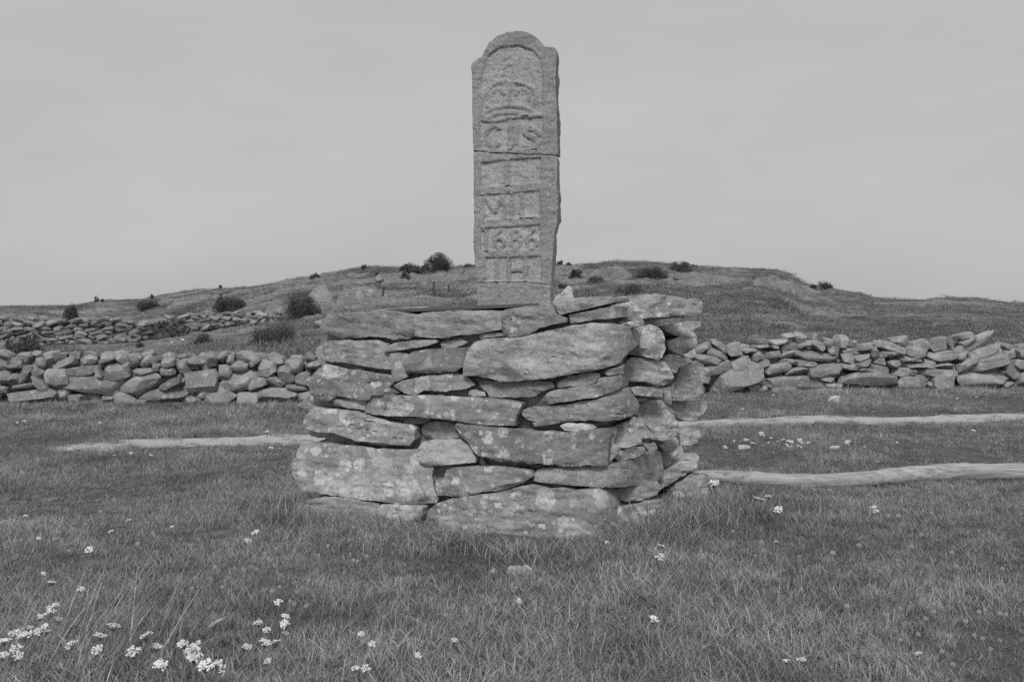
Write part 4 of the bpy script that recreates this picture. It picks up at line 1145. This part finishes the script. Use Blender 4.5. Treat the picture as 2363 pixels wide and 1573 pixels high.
def bush(name, X, Y, wpx, hpx, label, seed, cat='bush', lo=22.0, dens=1.0):
    g = ground_hit(X, Y, lo, 130); m = g[1] / FPX; w, h = wpx * m, hpx * m
    o = thing(name, label, cat, (g[0], g[1] + w * .2, g[2] - 0.05), 'junipers and shrubs on the hillside')
    n = int(min(9000, max(700, wpx * hpx * 3.2)) * dens)
    V, T, tone = bush_mesh(seed, w, h, w * .8, n, max(0.05, 2.6 * m), .5)
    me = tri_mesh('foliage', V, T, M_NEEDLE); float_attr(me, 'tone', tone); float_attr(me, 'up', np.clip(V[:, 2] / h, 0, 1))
    obj('foliage', me, o)
    r = random.Random(seed); bm = bmesh.new()
    for _ in range(6):
        a = r.uniform(0, 6.28); tip = Vector((math.cos(a) * w * .3, math.sin(a) * w * .25, h * r.uniform(.5, .8))); t_ = 0.03 * max(w, .5)
        vs = [bm.verts.new(Vector((math.cos(q) * t_, math.sin(q) * t_, -.1))) for q in (0, 2.1, 4.2)]; ve = bm.verts.new(tip)
        for i in range(3): bm.faces.new((vs[i], vs[(i + 1) % 3], ve))
    me2 = bpy.data.meshes.new('stems'); bm.to_mesh(me2); bm.free(); me2.materials.append(M_WOODY)
    obj('stems', me2, o)
    return o
BUSHES = [(1013, 621, 66, 38, 'round dark juniper on the hilltop beside the small stone pile'), (950, 628, 60, 22, 'low juniper left of the dark hilltop juniper'),
 (163, 738, 40, 38, 'cone-shaped juniper standing alone on the far left slope'), (690, 737, 92, 66, 'large dense juniper below the tent-shaped boulder'),
 (622, 796, 108, 80, 'loose spreading juniper in the grass below the end of the upper wall'), (527, 718, 78, 36, 'low shrub above the middle of the upper wall'),
 (338, 714, 58, 24, 'low shrub on the slope above the left part of the upper wall'), (726, 642, 24, 13, 'small spiky shrub on the skyline above the tent-shaped boulder'),
 (840, 621, 14, 11, 'tiny shrub on the skyline above the round pale boulder'), (1082, 617, 22, 12, 'small shrub on the skyline touching the left edge of the milestone'),
 (1292, 611, 20, 14, 'shrub on the skyline touching the right edge of the milestone'), (1314, 612, 16, 9, 'tiny shrub on the skyline right of the milestone'),
 (1330, 644, 34, 24, 'round dark shrub on the slope just right of the milestone'), (1500, 640, 90, 28, 'long dark thicket under the right skyline'),
 (1570, 627, 62, 24, 'dense shrub crowning the right skyline at the end of the thicket'), (1906, 668, 38, 24, 'dark block-shaped shrub alone on the right skyline'),
 (1376, 654, 42, 18, 'low shrub in the hollow left of the broad knoll'), (1455, 682, 70, 26, 'flat shrub patch above the top right slab of the pedestal'),
 (48, 838, 90, 62, 'dark shrub behind the left end of the fieldstone wall'), (465, 796, 50, 30, 'small shrub in the grass below the middle of the upper wall'),
 (222, 697, 9, 14, 'slender young juniper on the left skyline'), (236, 697, 6, 9, 'tiny juniper right of the slender one on the left skyline'),
 (506, 667, 12, 10, 'tiny shrub on the middle of the left skyline'), (350, 689, 9, 9, 'tiny shrub on the left skyline above the low shrub'),
 (508, 694, 14, 16, 'small upright juniper on the upper left slope'), (320, 802, 22, 16, 'dark low shrub in the turf right below the upper wall'),
 (870, 640, 14, 16, 'shrub right behind the round pale boulder'), (935, 643, 22, 20, 'upright shrub under the low hilltop juniper'),
 (980, 628, 20, 16, 'shrub at the foot of the small stone pile'), (1600, 616, 20, 6, 'thin scrub trailing off the shrub on the right skyline'),
 (1870, 662, 44, 9, 'thin scrub left of the block-shaped shrub on the right skyline'), (1300, 664, 30, 10, 'low scrub behind the small pointed stone'), (1560, 646, 26, 9, 'small scrub below the dense skyline shrub')]
for i, (X, Y, w_, h_, lab) in enumerate(BUSHES):
    bush('juniper_bush', X, Y, w_, h_, lab, 700 + i, dens=0.45 if 'loose' in lab else 1.0)

for i, (X, y0, y1, lab) in enumerate([(884, 660, 683, 'left of three thin dark fence posts on the slope'), (1000, 648, 680, 'tallest and middle one of three thin dark fence posts on the slope'), (1034, 655, 675, 'right of three thin dark fence posts on the slope')]):
    g = ground_hit(X, y1, 22); m = g[1] / FPX; h = (y1 - y0) * m
    bm = bmesh.new(); bmesh.ops.create_cone(bm, segments=8, radius1=.055, radius2=.035, depth=h, cap_ends=True)
    for v in bm.verts: v.co.x += .03 * math.sin(v.co.z * 3 + i)
    bmesh.ops.bevel(bm, geom=[e for e in bm.edges if abs(e.verts[0].co.z - e.verts[1].co.z) < 1e-4 and e.verts[0].co.z > 0], offset=.012, segments=1, affect='EDGES')
    me = bpy.data.meshes.new('fence_post'); bm.to_mesh(me); bm.free(); me.materials.append(M_POST)
    tag(obj('fence_post', me, None, (g[0], g[1], g[2] + h / 2 - .02)), lab, 'post', 'fence posts on the slope')

# ------------------------------------------------------------------ grass
def blade_set(rng, n, spread, hmin, hmax, wid, lean, segs=3, droop=0.5, wind=None):
    """n bent tapering strips round the origin"""
    base = rng.normal(size=(n, 2)) * spread * .5
    az = rng.uniform(0, 2 * np.pi, n); H = rng.uniform(hmin, hmax, n); ln = rng.uniform(.15, 1.0, n) * lean; dr = rng.uniform(.2, 1, n) * droop
    if wind is not None: az = wind + rng.normal(size=n) * .5
    dirv = np.stack([np.cos(az), np.sin(az)], 1); sid = np.stack([-np.sin(az + rng.uniform(-.8, .8, n)), np.cos(az)], 1)
    sid /= np.linalg.norm(sid, axis=1)[:, None]
    V, up = [], []
    for k in range(segs + 1):
        t = k / segs
        out = (ln * t + dr * t * t) * H; zz = H * (t - 0.38 * dr * t * t * t)
        w = wid * (1 - t) ** .7 * rng.uniform(.7, 1.3, n)
        c = np.column_stack([base + dirv * out[:, None], zz])
        o3 = np.column_stack([sid * w[:, None] * .5, np.zeros(n)])
        if k < segs: V += [c - o3, c + o3]; up += [np.full(n, t)] * 2
        else: V += [c]; up += [np.full(n, 1.0)]
    m = len(V); V = np.stack(V, 1).reshape(-1, 3); up = np.stack(up, 1).ravel()
    T = []
    for k in range(segs - 1):
        a = 2 * k; T += [(a, a + 1, a + 3), (a, a + 3, a + 2)]
    a = 2 * (segs - 1); T += [(a, a + 1, a + 2)]
    T = (np.array(T)[None] + (np.arange(n) * m)[:, None, None]).reshape(-1, 3)
    tone = np.repeat(rng.beta(1.1, 3.0, n), m)
    return V, T, tone, up

def clump_library(name, mat, variants, **kw):
    Vs, Ts, to, up, cid = [], [], [], [], []; off = 0
    for i in range(variants):
        rng = np.random.default_rng(1000 + i + len(name) * 31)
        k2 = dict(kw)
        if i % 4 == 3: k2.update(hmin=kw['hmax'] * .7, hmax=kw['hmax'] * 1.6, n=int(kw['n'] * .35), lean=kw['lean'] * 1.5, wid=kw['wid'] * .8)
        V, T, t, u = blade_set(rng, **k2)
        if i % 4 == 3: t = np.clip(t * 1.6 + .15, 0, 1)
        Vs.append(V); Ts.append(T + off); to.append(t); up.append(u); cid.append(np.full(len(V), i)); off += len(V)
    me = tri_mesh(name, np.vstack(Vs), np.vstack(Ts), mat)
    float_attr(me, 'tone', np.concatenate(to)); float_attr(me, 'up', np.concatenate(up))
    a = me.attributes.new('clump', 'INT', 'POINT'); a.data.foreach_set('value', np.concatenate(cid).astype(np.int32))
    return me

def grass_object(name, label, me, variants, dens_attr, scale_attr, seed, smin, smax):
    o = obj(name, me); tag(o, label, 'grass', kind='stuff')
    ng = bpy.data.node_groups.new(name, 'GeometryNodeTree')
    ng.interface.new_socket('Geometry', in_out='INPUT', socket_type='NodeSocketGeometry')
    ng.interface.new_socket('Geometry', in_out='OUTPUT', socket_type='NodeSocketGeometry')
    N = ng.nodes; L = ng.links
    gi, go = N.new('NodeGroupInput'), N.new('NodeGroupOutput')
    sp = N.new('GeometryNodeSplitToInstances'); ca = N.new('GeometryNodeInputNamedAttribute'); ca.data_type = 'INT'; ca.inputs['Name'].default_value = 'clump'
    L.new(gi.outputs[0], sp.inputs['Geometry']); L.new(ca.outputs['Attribute'], sp.inputs['Group ID'])
    oi = N.new('GeometryNodeObjectInfo'); oi.inputs['Object'].default_value = GROUND
    di = N.new('GeometryNodeDistributePointsOnFaces'); di.distribute_method = 'RANDOM'; di.inputs['Seed'].default_value = seed
    da = N.new('GeometryNodeInputNamedAttribute'); da.data_type = 'FLOAT'; da.inputs['Name'].default_value = dens_attr
    L.new(oi.outputs['Geometry'], di.inputs['Mesh']); L.new(da.outputs['Attribute'], di.inputs['Density'])
    ip = N.new('GeometryNodeInstanceOnPoints'); ip.inputs['Pick Instance'].default_value = True
    L.new(di.outputs['Points'], ip.inputs['Points']); L.new(sp.outputs['Instances'], ip.inputs['Instance'])
    ri = N.new('FunctionNodeRandomValue'); ri.data_type = 'INT'; ri.inputs[4].default_value = 0; ri.inputs[5].default_value = variants - 1
    L.new(ri.outputs[2], ip.inputs['Instance Index'])
    rv = N.new('FunctionNodeRandomValue'); rv.data_type = 'FLOAT_VECTOR'; rv.inputs[0].default_value = (-.18, -.18, 0); rv.inputs[1].default_value = (.18, .18, 6.283)
    L.new(rv.outputs[0], ip.inputs['Rotation'])
    rs = N.new('FunctionNodeRandomValue'); rs.data_type = 'FLOAT'; rs.inputs[2].default_value = smin; rs.inputs[3].default_value = smax; rs.inputs['Seed'].default_value = 5
    sa = N.new('GeometryNodeInputNamedAttribute'); sa.data_type = 'FLOAT'; sa.inputs['Name'].default_value = scale_attr
    mu = N.new('ShaderNodeMath'); mu.operation = 'MULTIPLY'
    L.new(rs.outputs[1], mu.inputs[0]); L.new(sa.outputs['Attribute'], mu.inputs[1]); L.new(mu.outputs[0], ip.inputs['Scale'])
    L.new(ip.outputs['Instances'], go.inputs[0])
    md = o.modifiers.new('scatter', 'NODES'); md.node_group = ng
    return o

def in_quad(x, y, grow):
    q = np.column_stack([x, y]) - P0
    a, b = q @ AX, q @ AY
    LA, LB = np.linalg.norm(P1 - P0), np.linalg.norm(P2 - P1)
    return (a > -grow) & (a < LA + grow) & (b > -grow) & (b < LB + grow)
gx, gy = GV[:, 0], GV[:, 1]
view = (gy > 2.0) & (np.abs(gx) < 0.56 * gy + 1.2)
dpath = np.full(len(gx), 9.0)
sel = view & (gy < 24) & (gy > 9)
idx = np.where(sel)[0]
PCs, PHs = PC[::2], PH[::2]
for i0 in range(0, len(idx), 4000):
    ii = idx[i0:i0 + 4000]
    dd = np.sqrt((gx[ii, None] - PCs[None, :, 0]) ** 2 + (gy[ii, None] - PCs[None, :, 1]) ** 2) - PHs[None]
    dpath[ii] = dd.min(1)
patchy = fbm(gx / 1.1, gy / 1.1, 0, 61, 4)
dens = np.where(gy < 9.5, 290, np.where(gy < 14, 160, 90)) * view * (gy < 22)
dens = dens * np.maximum(sstep(-0.16, 0.12, dpath + 0.07 * fbm(gx * 2.2, gy * 2.2, 0, 303, 3) + 0.25 * sstep(-4.5, -5.1, gx)), 0.03 + .10 * (fbm(gx * 1.6, gy * 1.6, 0, 311, 3) > .3)) * (1 + .35 * patchy) * np.where(in_quad(gx, gy, -0.12), 0, 1)
bare = fbm(gx / 0.9, gy / 0.5, 0, 88, 3)
dens = dens * np.where((gy > 8.6) & (gy < 14) & (bare > .62) & (gx > 1.4), .25, 1.0)
gsc = (0.85 + .35 * patchy) * np.where(gy < 9.5, 1.0, 1.0)
wallband = sstep(1.6, 0.0, np.abs(gy - np.interp(gx, [-9, -3.1, 3.1, 9], [15.6, 15.6, 17.3, 18.3])))
gsc = gsc * (1 + .9 * wallband)
near_ped = np.where(in_quad(gx, gy, 0.30), 1, 0) * np.where(in_quad(gx, gy, -0.1), 0, 1)
gsc = gsc * (1 + .3 * near_ped); dens = dens * (1 + .5 * near_ped)
gsc = gsc * (1 + 0.25 * sstep(5.6, 4.2, gy) * sstep(0.5, -1.5, gx))
hd = np.where((gy >= 21) & view & (gy < ridge_of(CX + FPX * gx / np.maximum(gy, 1)) + 3), np.where(gy < 45, 16, 8), 0) * (1 + .8 * fbm(gx / 4, gy / 2.5, 0, 66, 4)).clip(0.05)
rockv = rock_mask(gx, gy)
hd = hd * (1 - 0.97 * rockv)
for nm_, vals in (('rock', rockv), ('turf_density', dens), ('turf_scale', gsc.clip(.3)), ('hill_density', hd), ('hill_scale', 0.9 + .4 * fbm(gx / 3, gy / 3, 0, 67, 3))):
    float_attr(GROUND.data, nm_, vals)
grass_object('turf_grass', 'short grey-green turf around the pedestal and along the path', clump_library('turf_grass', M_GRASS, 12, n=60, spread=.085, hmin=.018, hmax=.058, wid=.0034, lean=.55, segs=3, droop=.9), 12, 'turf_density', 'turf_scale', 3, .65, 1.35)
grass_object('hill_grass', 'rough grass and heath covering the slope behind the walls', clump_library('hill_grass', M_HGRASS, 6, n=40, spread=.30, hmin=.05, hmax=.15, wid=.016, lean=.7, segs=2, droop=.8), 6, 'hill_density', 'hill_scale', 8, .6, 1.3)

# tall arching tufts against the foot of the pedestal
def tuft(X, Y, n, hmin, hmax, spread, label, seed, mat=M_DRY, wid=.0048, wind=None, droop=1.2):
    g = ground_hit(X, Y, 3, 22)
    rng = np.random.default_rng(seed)
    V, T, tone, up = blade_set(rng, n, spread, hmin, hmax, wid, .75, 6, droop, wind)
    Vs, Ts, tn, us = [V], [T], [tone], [up]
    o = thing('grass_tuft', label, 'grass tuft', tuple(g), 'long grass at the foot of the pedestal')
    me = tri_mesh('blades', np.vstack(Vs), np.vstack(Ts), mat); float_attr(me, 'tone', np.concatenate(tn)); float_attr(me, 'up', np.concatenate(us))
    obj('blades', me, o)
    return o
tuft(1490, 1246, 320, .12, .30, .34, 'bushy arching grass tuft at the near right corner of the pedestal', 41)
tuft(1590, 1216, 340, .12, .27, .38, 'arching grass tuft along the right side foot of the pedestal', 42)
tuft(1668, 1178, 280, .11, .25, .32, 'grass tuft at the far right foot of the pedestal near the end of the log', 43)
tuft(690, 1212, 90, .10, .28, .24, 'grass tuft with upright stalks at the left foot of the pedestal', 44)
tuft(800, 1240, 220, .07, .19, .40, 'dark drooping tuft below the bottom left stone of the pedestal', 45, M_GRASS, .0045)
tuft(930, 1262, 140, .06, .15, .30, 'grass tuft under the joint of the two lowest front stones', 46, M_GRASS, .0045)
tuft(1190, 1288, 150, .08, .17, .16, 'pale drooping tuft just behind the half sunk stone', 47)
tuft(1330, 1292, 120, .04, .12, .30, 'grass tuft in front of the lowest long slab of the pedestal', 48, M_GRASS, .0045)
for i, (tx, ty, lab) in enumerate([(1010, 1262, 'small pale tuft left of centre against the lowest long slab'), (1090, 1270, 'small pale tuft just left of the half sunk stone against the slab'),
        (1270, 1276, 'small pale tuft just right of the half sunk stone against the slab'), (1400, 1270, 'small pale tuft at the right end of the lowest long slab')]):
    tuft(tx, ty, 90, .05, .13, .26, lab, 60 + i)
tuft(640, 1180, 80, .12, .30, .30, 'thin grass stalks standing left of the pedestal', 49)
tuft(150, 1500, 90, .2, .42, .30, 'long leaning stalks among the white flowers at the lower left corner', 50, wind=.3, droop=.35)
tuft(250, 1530, 90, .2, .40, .34, 'long grass stalks right of the lower left corner flowers', 51, wind=.2, droop=.35)
tuft(330, 1480, 50, .2, .40, .30, 'sparse tall stalks above the bottom row of white flowers', 52, wind=.1, droop=.35)

# ------------------------------------------------------------------ flowers
def tube(bm, a, b, r0, r1, n=4):
    a, b = Vector(a), Vector(b); d = (b - a).normalized(); s = d.orthogonal().normalized(); u = d.cross(s)
    A = [bm.verts.new(a + (s * math.cos(t) + u * math.sin(t)) * r0) for t in [i * 2 * math.pi / n for i in range(n)]]
    B = [bm.verts.new(b + (s * math.cos(t) + u * math.sin(t)) * r1) for t in [i * 2 * math.pi / n for i in range(n)]]
    for i in range(n): bm.faces.new((A[i], A[(i + 1) % n], B[(i + 1) % n], B[i]))
def yarrow_meshes(seed):
    r = random.Random(seed); hb, sb = bmesh.new(), bmesh.new()
    drop, lob, ph, cut = r.uniform(0, .12), r.choice([1, 2, 3]), r.uniform(0, 6), r.uniform(0, .2)
    H = 1.0                                           # head at height 0, stem hangs below, radius 1 = head radius
    tube(sb, (r.uniform(-.8, .8), r.uniform(-.8, .8), -7.5), (0, 0, -1.1), .06, .05)
    for i in range(34):
        a = i * 2.39996 + r.uniform(-.3, .3); rr_ = math.sqrt((i + .5) / 34) * r.uniform(.85, 1.08)
        c = Vector((math.cos(a) * rr_, math.sin(a) * rr_ * .95, .18 * (1 - rr_ ** 2) + r.uniform(-.09, .09)))
        fr = r.uniform(.13, .26)
        if r.random() < drop or math.sin(a * lob + ph) * .5 + .5 < cut and rr_ > .45: continue
        tube(sb, (0, 0, -1.1), c - Vector((0, 0, .04)), .03, .02, 3)
        ce = hb.verts.new(c + Vector((0, 0, .05))); n = 6; ring = []
        tilt = Vector((r.uniform(-.4, .4), r.uniform(-.4, .4), 0))
        for k in range(n):
            q = k * 2 * math.pi / n + a; e = fr * (1 if k % 2 else .82)
            off = Vector((math.cos(q) * e, math.sin(q) * e, 0)); off.z = off.dot(tilt) - .02
            ring.append(hb.verts.new(c + off))
        bot = hb.verts.new(c - Vector((0, 0, .10)))
        for k in range(n):
            hb.faces.new((ce, ring[k], ring[(k + 1) % n])); hb.faces.new((bot, ring[(k + 1) % n], ring[k]))
    out = []
    for nm, b_, m in (('flower_head', hb, M_PETAL), ('stem', sb, M_STEM)):
        me = bpy.data.meshes.new(nm); b_.to_mesh(me); b_.free(); me.materials.append(m); out.append(me)
    return out
YARROW = [yarrow_meshes(i) for i in range(11)]
def seed_meshes(seed):
    r = random.Random(seed); hb, cb, sb = bmesh.new(), bmesh.new(), bmesh.new()
    bmesh.ops.create_icosphere(cb, subdivisions=1, radius=.28)
    for i in range(90):
        zz = 1 - 2 * (i + .5) / 90; a = i * 2.39996; q = math.sqrt(1 - zz * zz)
        d = Vector((q * math.cos(a), q * math.sin(a), zz)); s = d.orthogonal().normalized(); u = d.cross(s)
        tube(hb, d * .25, d * .85, .012, .012, 3)
        tip = hb.verts.new(d * .8)
        pr = [hb.verts.new(d * 1.0 + (s * math.cos(t) + u * math.sin(t)) * .17) for t in (0.3, 1.55, 2.8, 4.0, 5.3)]
        for k in range(5): hb.faces.new((tip, pr[k], pr[(k + 1) % 5]))
    tube(sb, (r.uniform(-2, 2), r.uniform(-2, 2), -13), (0, 0, -.2), .13, .10)
    out = []
    for nm, b_, m in (('seed_head', hb, M_SEED), ('seed_core', cb, M_SEEDC), ('stem', sb, M_STEM)):
        me = bpy.data.meshes.new(nm); b_.to_mesh(me); b_.free(); me.materials.append(m); out.append(me)
    return out
SEEDS = [seed_meshes(i) for i in range(4)]
def head_point(X, Y, h):
    p = flat_hit(X, Y, h)
    return p
rf = random.Random(99)
def place_yarrow(X, Y, wpx, label, group):
    g = ground_hit(X, Y + 12, 3, 24)
    m0 = g[1] / FPX; R = max(.016, wpx * m0 * .5)
    h = min(.34, 7.0 * R) * (1.0 if Y > 1250 else .75)
    p = head_point(X, Y, h + float(g[2])); m = p[1] / FPX; R = max(.014, wpx * m * .5)
    gz = float(terr(p[0], p[1]))
    o = thing('yarrow', label, 'flower', (p[0], p[1], gz), group)
    hm, sm = rf.choice(YARROW); hh = p[2] - gz
    rot = (Matrix.Rotation(rf.uniform(-.1, .75), 3, 'X') @ Matrix.Rotation(rf.uniform(-.35, .35), 3, 'Y') @ Matrix.Rotation(rf.uniform(0, 6.28), 3, 'Z')).to_euler()
    R *= 1.12
    a = obj('flower_head', hm, o, (0, 0, hh)); a.scale = (R, R, R); a.rotation_euler = rot
    b = obj('stem', sm, o, (0, 0, hh)); b.scale = (R, R, hh / 7.3); b.rotation_euler = (0, 0, rf.uniform(0, 6.28))
def place_seed(X, Y, wpx, label, group):
    g = ground_hit(X, Y + 8, 3, 24); h = rf.uniform(.08, .16)
    p = head_point(X, Y, h + float(g[2])); m = p[1] / FPX; R = np.clip(wpx * m * .5 * rf.uniform(.75, 1.1), .008, .016)
    gz = float(terr(p[0], p[1]))
    o = thing('seed_stalk', label, 'seed head', (p[0], p[1], gz), group)
    hm, cm, sm = rf.choice(SEEDS); hh = p[2] - gz
    rot = (rf.uniform(-.3, .3), rf.uniform(-.3, .3), rf.uniform(0, 6))
    a = obj('seed_head', hm, o, (0, 0, hh)); a.scale = (R, R, R); a.rotation_euler = rot
    c = obj('seed_core', cm, a)
    b = obj('stem', sm, o, (0, 0, hh)); b.scale = (R * .7, R * .7, hh / 12.5); b.rotation_euler = (0, 0, rot[2])
Y5, Y6, Y7, YR, YL = (0, 1150, 2.945), (800, 1150, 2.945), (1560, 1050, 2.934), (1560, 560, 2.529), (0, 560, 3.1)
ORD = ('leftmost second third fourth fifth sixth seventh eighth ninth tenth eleventh twelfth thirteenth fourteenth fifteenth sixteenth seventeenth eighteenth '
       'nineteenth twentieth twenty-first twenty-second twenty-third twenty-fourth twenty-fifth twenty-sixth').split()
def which(i, n): return ('leftmost' if i == 0 else 'rightmost' if i == n - 1 else ORD[i] + ' from left') + ' '
def ys(z, lst, label, group):
    lst = sorted(lst)
    for i, (a, b, w) in enumerate(lst): place_yarrow(z[0] + a / z[2], z[1] + b / z[2], w / z[2], which(i, len(lst)) + label, group)
ys(Y5, [(360,735,80),(340,775,80),(390,815,60),(270,800,50),(285,880,80),(265,905,60),(315,900,60),(170,925,90),(110,1020,80),(95,910,70),(120,1070,70),(205,875,45),(30,960,80),(20,1060,80)], 'white flower head in the dense cluster at the lower left corner', 'flowers at the lower left corner')
ys(Y5, [(770,860,90),(685,925,80),(485,980,80),(660,1020,75),(470,1000,55),(995,925,90),(905,1035,90),(1065,1000,70),(1090,1130,90)], 'white umbel on a long stalk in the bottom left foreground', 'umbels in the bottom left foreground')
ys(Y5, [(1240,985,70),(1330,1000,110),(1300,1035,90),(1320,1065,100),(1350,1100,80),(1395,1130,100),(1470,1120,80),(1500,1150,70)], 'white flower head in the tight bunch at the bottom edge', 'bunch of flowers at the bottom edge')
ys(Y5, [(1890,700,60),(1940,795,55),(1935,850,65),(1755,838,60),(1810,890,60),(1680,1003,65),(1800,975,75),(1870,970,75),(1820,1100,50),(1940,910,30)], 'white flower head in the loose group below the pedestal', 'flowers below the left half of the pedestal')
ys(Y5, [(175,118,30),(262,267,22),(297,507,30),(350,565,50),(547,613,50),(875,145,35),(605,345,55),(755,220,25),(1170,190,15)], 'white flower scattered in the turf on the left', 'scattered flowers left')
ys(Y5, [(1735,230,50),(1685,283,45)], 'white flower head of the pair just left of the pedestal foot', 'flower pair left of the pedestal')
ys(Y6, [(97,917,45),(170,985,60),(485,1062,30),(60,1150,60),(130,1150,60),(735,958,20),(1170,692,18)], 'white flower head at the bottom edge, centre left', 'flowers bottom centre left')
ys(Y6, [(2140,318,50),(2110,395,38),(2135,415,38),(2143,385,30),(2085,815,70),(1990,88,45),(1770,295,18)], 'white flower head below the right corner of the pedestal', 'flowers below the right corner')
ys(Y7, [(545,288,55),(575,298,50),(625,278,50),(690,365,60),(255,188,70),(200,128,60),(175,122,35)], 'white flower head beside the near end of the log', 'flowers by the log end')
ys(Y7, [(1340,350,36),(1355,378,42),(1635,1340,60),(850,1380,60),(750,1388,40),(680,585,12)], 'white flower head in the open turf on the right', 'flowers in the right turf')
ys(YR, [(500,1115,35),(410,1148,30),(450,1168,30),(505,1183,25),(625,1148,25),(665,1160,40),(655,1178,35),(720,1148,25),(730,1163,30),(720,1188,30),(595,1160,20),(555,1138,20),(770,1165,18),(540,1165,15),(290,1190,25),(340,1155,15)], 'small white flower in the patch between path and log', 'flower patch by the path')
ys(YR, [(1000,1163,35),(390,970,18),(570,888,15),(1735,1095,25),(1290,1165,16),(1100,1190,15),(1180,1275,14),(1640,908,16),(1750,900,16)], 'small lone white flower near the path on the right', 'scattered flowers right')
ys(YL, [(170,1275,30),(715,1285,20),(945,1298,20),(505,1475,30),(565,1473,30),(815,1518,30),(935,1505,30),(1080,1518,25),(1940,1465,30),(2000,1472,30),(1850,1512,25),(1910,1350,26),(1870,1388,24),(1125,1358,18),(125,1285,16)], 'small white flower in the turf along the path on the left', 'flowers along the path left')
def ss(z, lst, label, group):
    lst = sorted(lst)
    for i, (a, b) in enumerate(lst): place_seed(z[0] + a / z[2], z[1] + b / z[2], 10.0, which(i, len(lst)) + label, group)
ss(Y5, [(1880,340),(1730,395),(1870,460),(1745,482),(1655,482),(1910,520),(1550,540),(1530,560),(1510,600),(1330,535),(1460,465),(1305,612),(1900,600),(2230,322),(2165,385),(2050,605),(2025,632),(1850,630),(2245,595),(1970,700),(2000,718),(2080,730),(1235,640),(1800,370),(2005,355)], 'round pale seed head below the left corner of the pedestal', 'seed heads below the left corner')
ss(Y5, [(580,172),(685,90),(935,310),(470,355),(375,275),(615,485)], 'round pale seed head in the open turf on the left', 'seed heads left')
ss(Y6, [(48,195),(140,290),(172,262),(135,390),(45,420),(75,425),(675,790),(1150,605)], 'round seed head close in front of the pedestal', 'seed heads in front of the pedestal')
ss(Y7, [(385,515),(580,590),(540,680),(833,685),(592,648),(1240,610),(1060,662),(1310,770),(1380,785),(1500,712),(1503,742),(1595,620),(1660,538),(1868,660),(1887,755),(2055,805),(2210,768),(2118,525),(1435,412),(1505,410),(1545,370),(1730,392),(1305,270),(1043,240),(1720,255),(755,280)], 'round pale seed head in the middle of the right turf', 'seed heads right')
ss(Y7, [(1160,1020),(1418,1078),(1520,1040),(1747,1058),(1688,1105),(1800,1030),(1960,1125),(2052,1060),(2195,1070),(2235,1077),(1640,1210),(1795,1205),(1840,1225),(1520,1248),(2020,1215),(2075,1240),(2190,1252),(2130,1310),(683,1188),(1220,1200),(1800,1328),(1875,1415)], 'round pale seed head in the lower right foreground', 'seed heads lower right')

# a dead dry stalk lying in the foreground
a, b = flat_hit(472, 1462, .03), flat_hit(522, 1424, .10)
bm = bmesh.new(); mid = (a + b) / 2 + np.array([0, 0, .015])
tube(bm, a, mid, .010, .009, 7); tube(bm, mid, b, .009, .007, 7)
me = bpy.data.meshes.new('dry_stick'); bm.to_mesh(me); bm.free(); me.materials.append(M_LOG)
tag(obj('dry_stick', me), 'short dead stick lying in the grass left of the bottom bunch of flowers', 'stick')
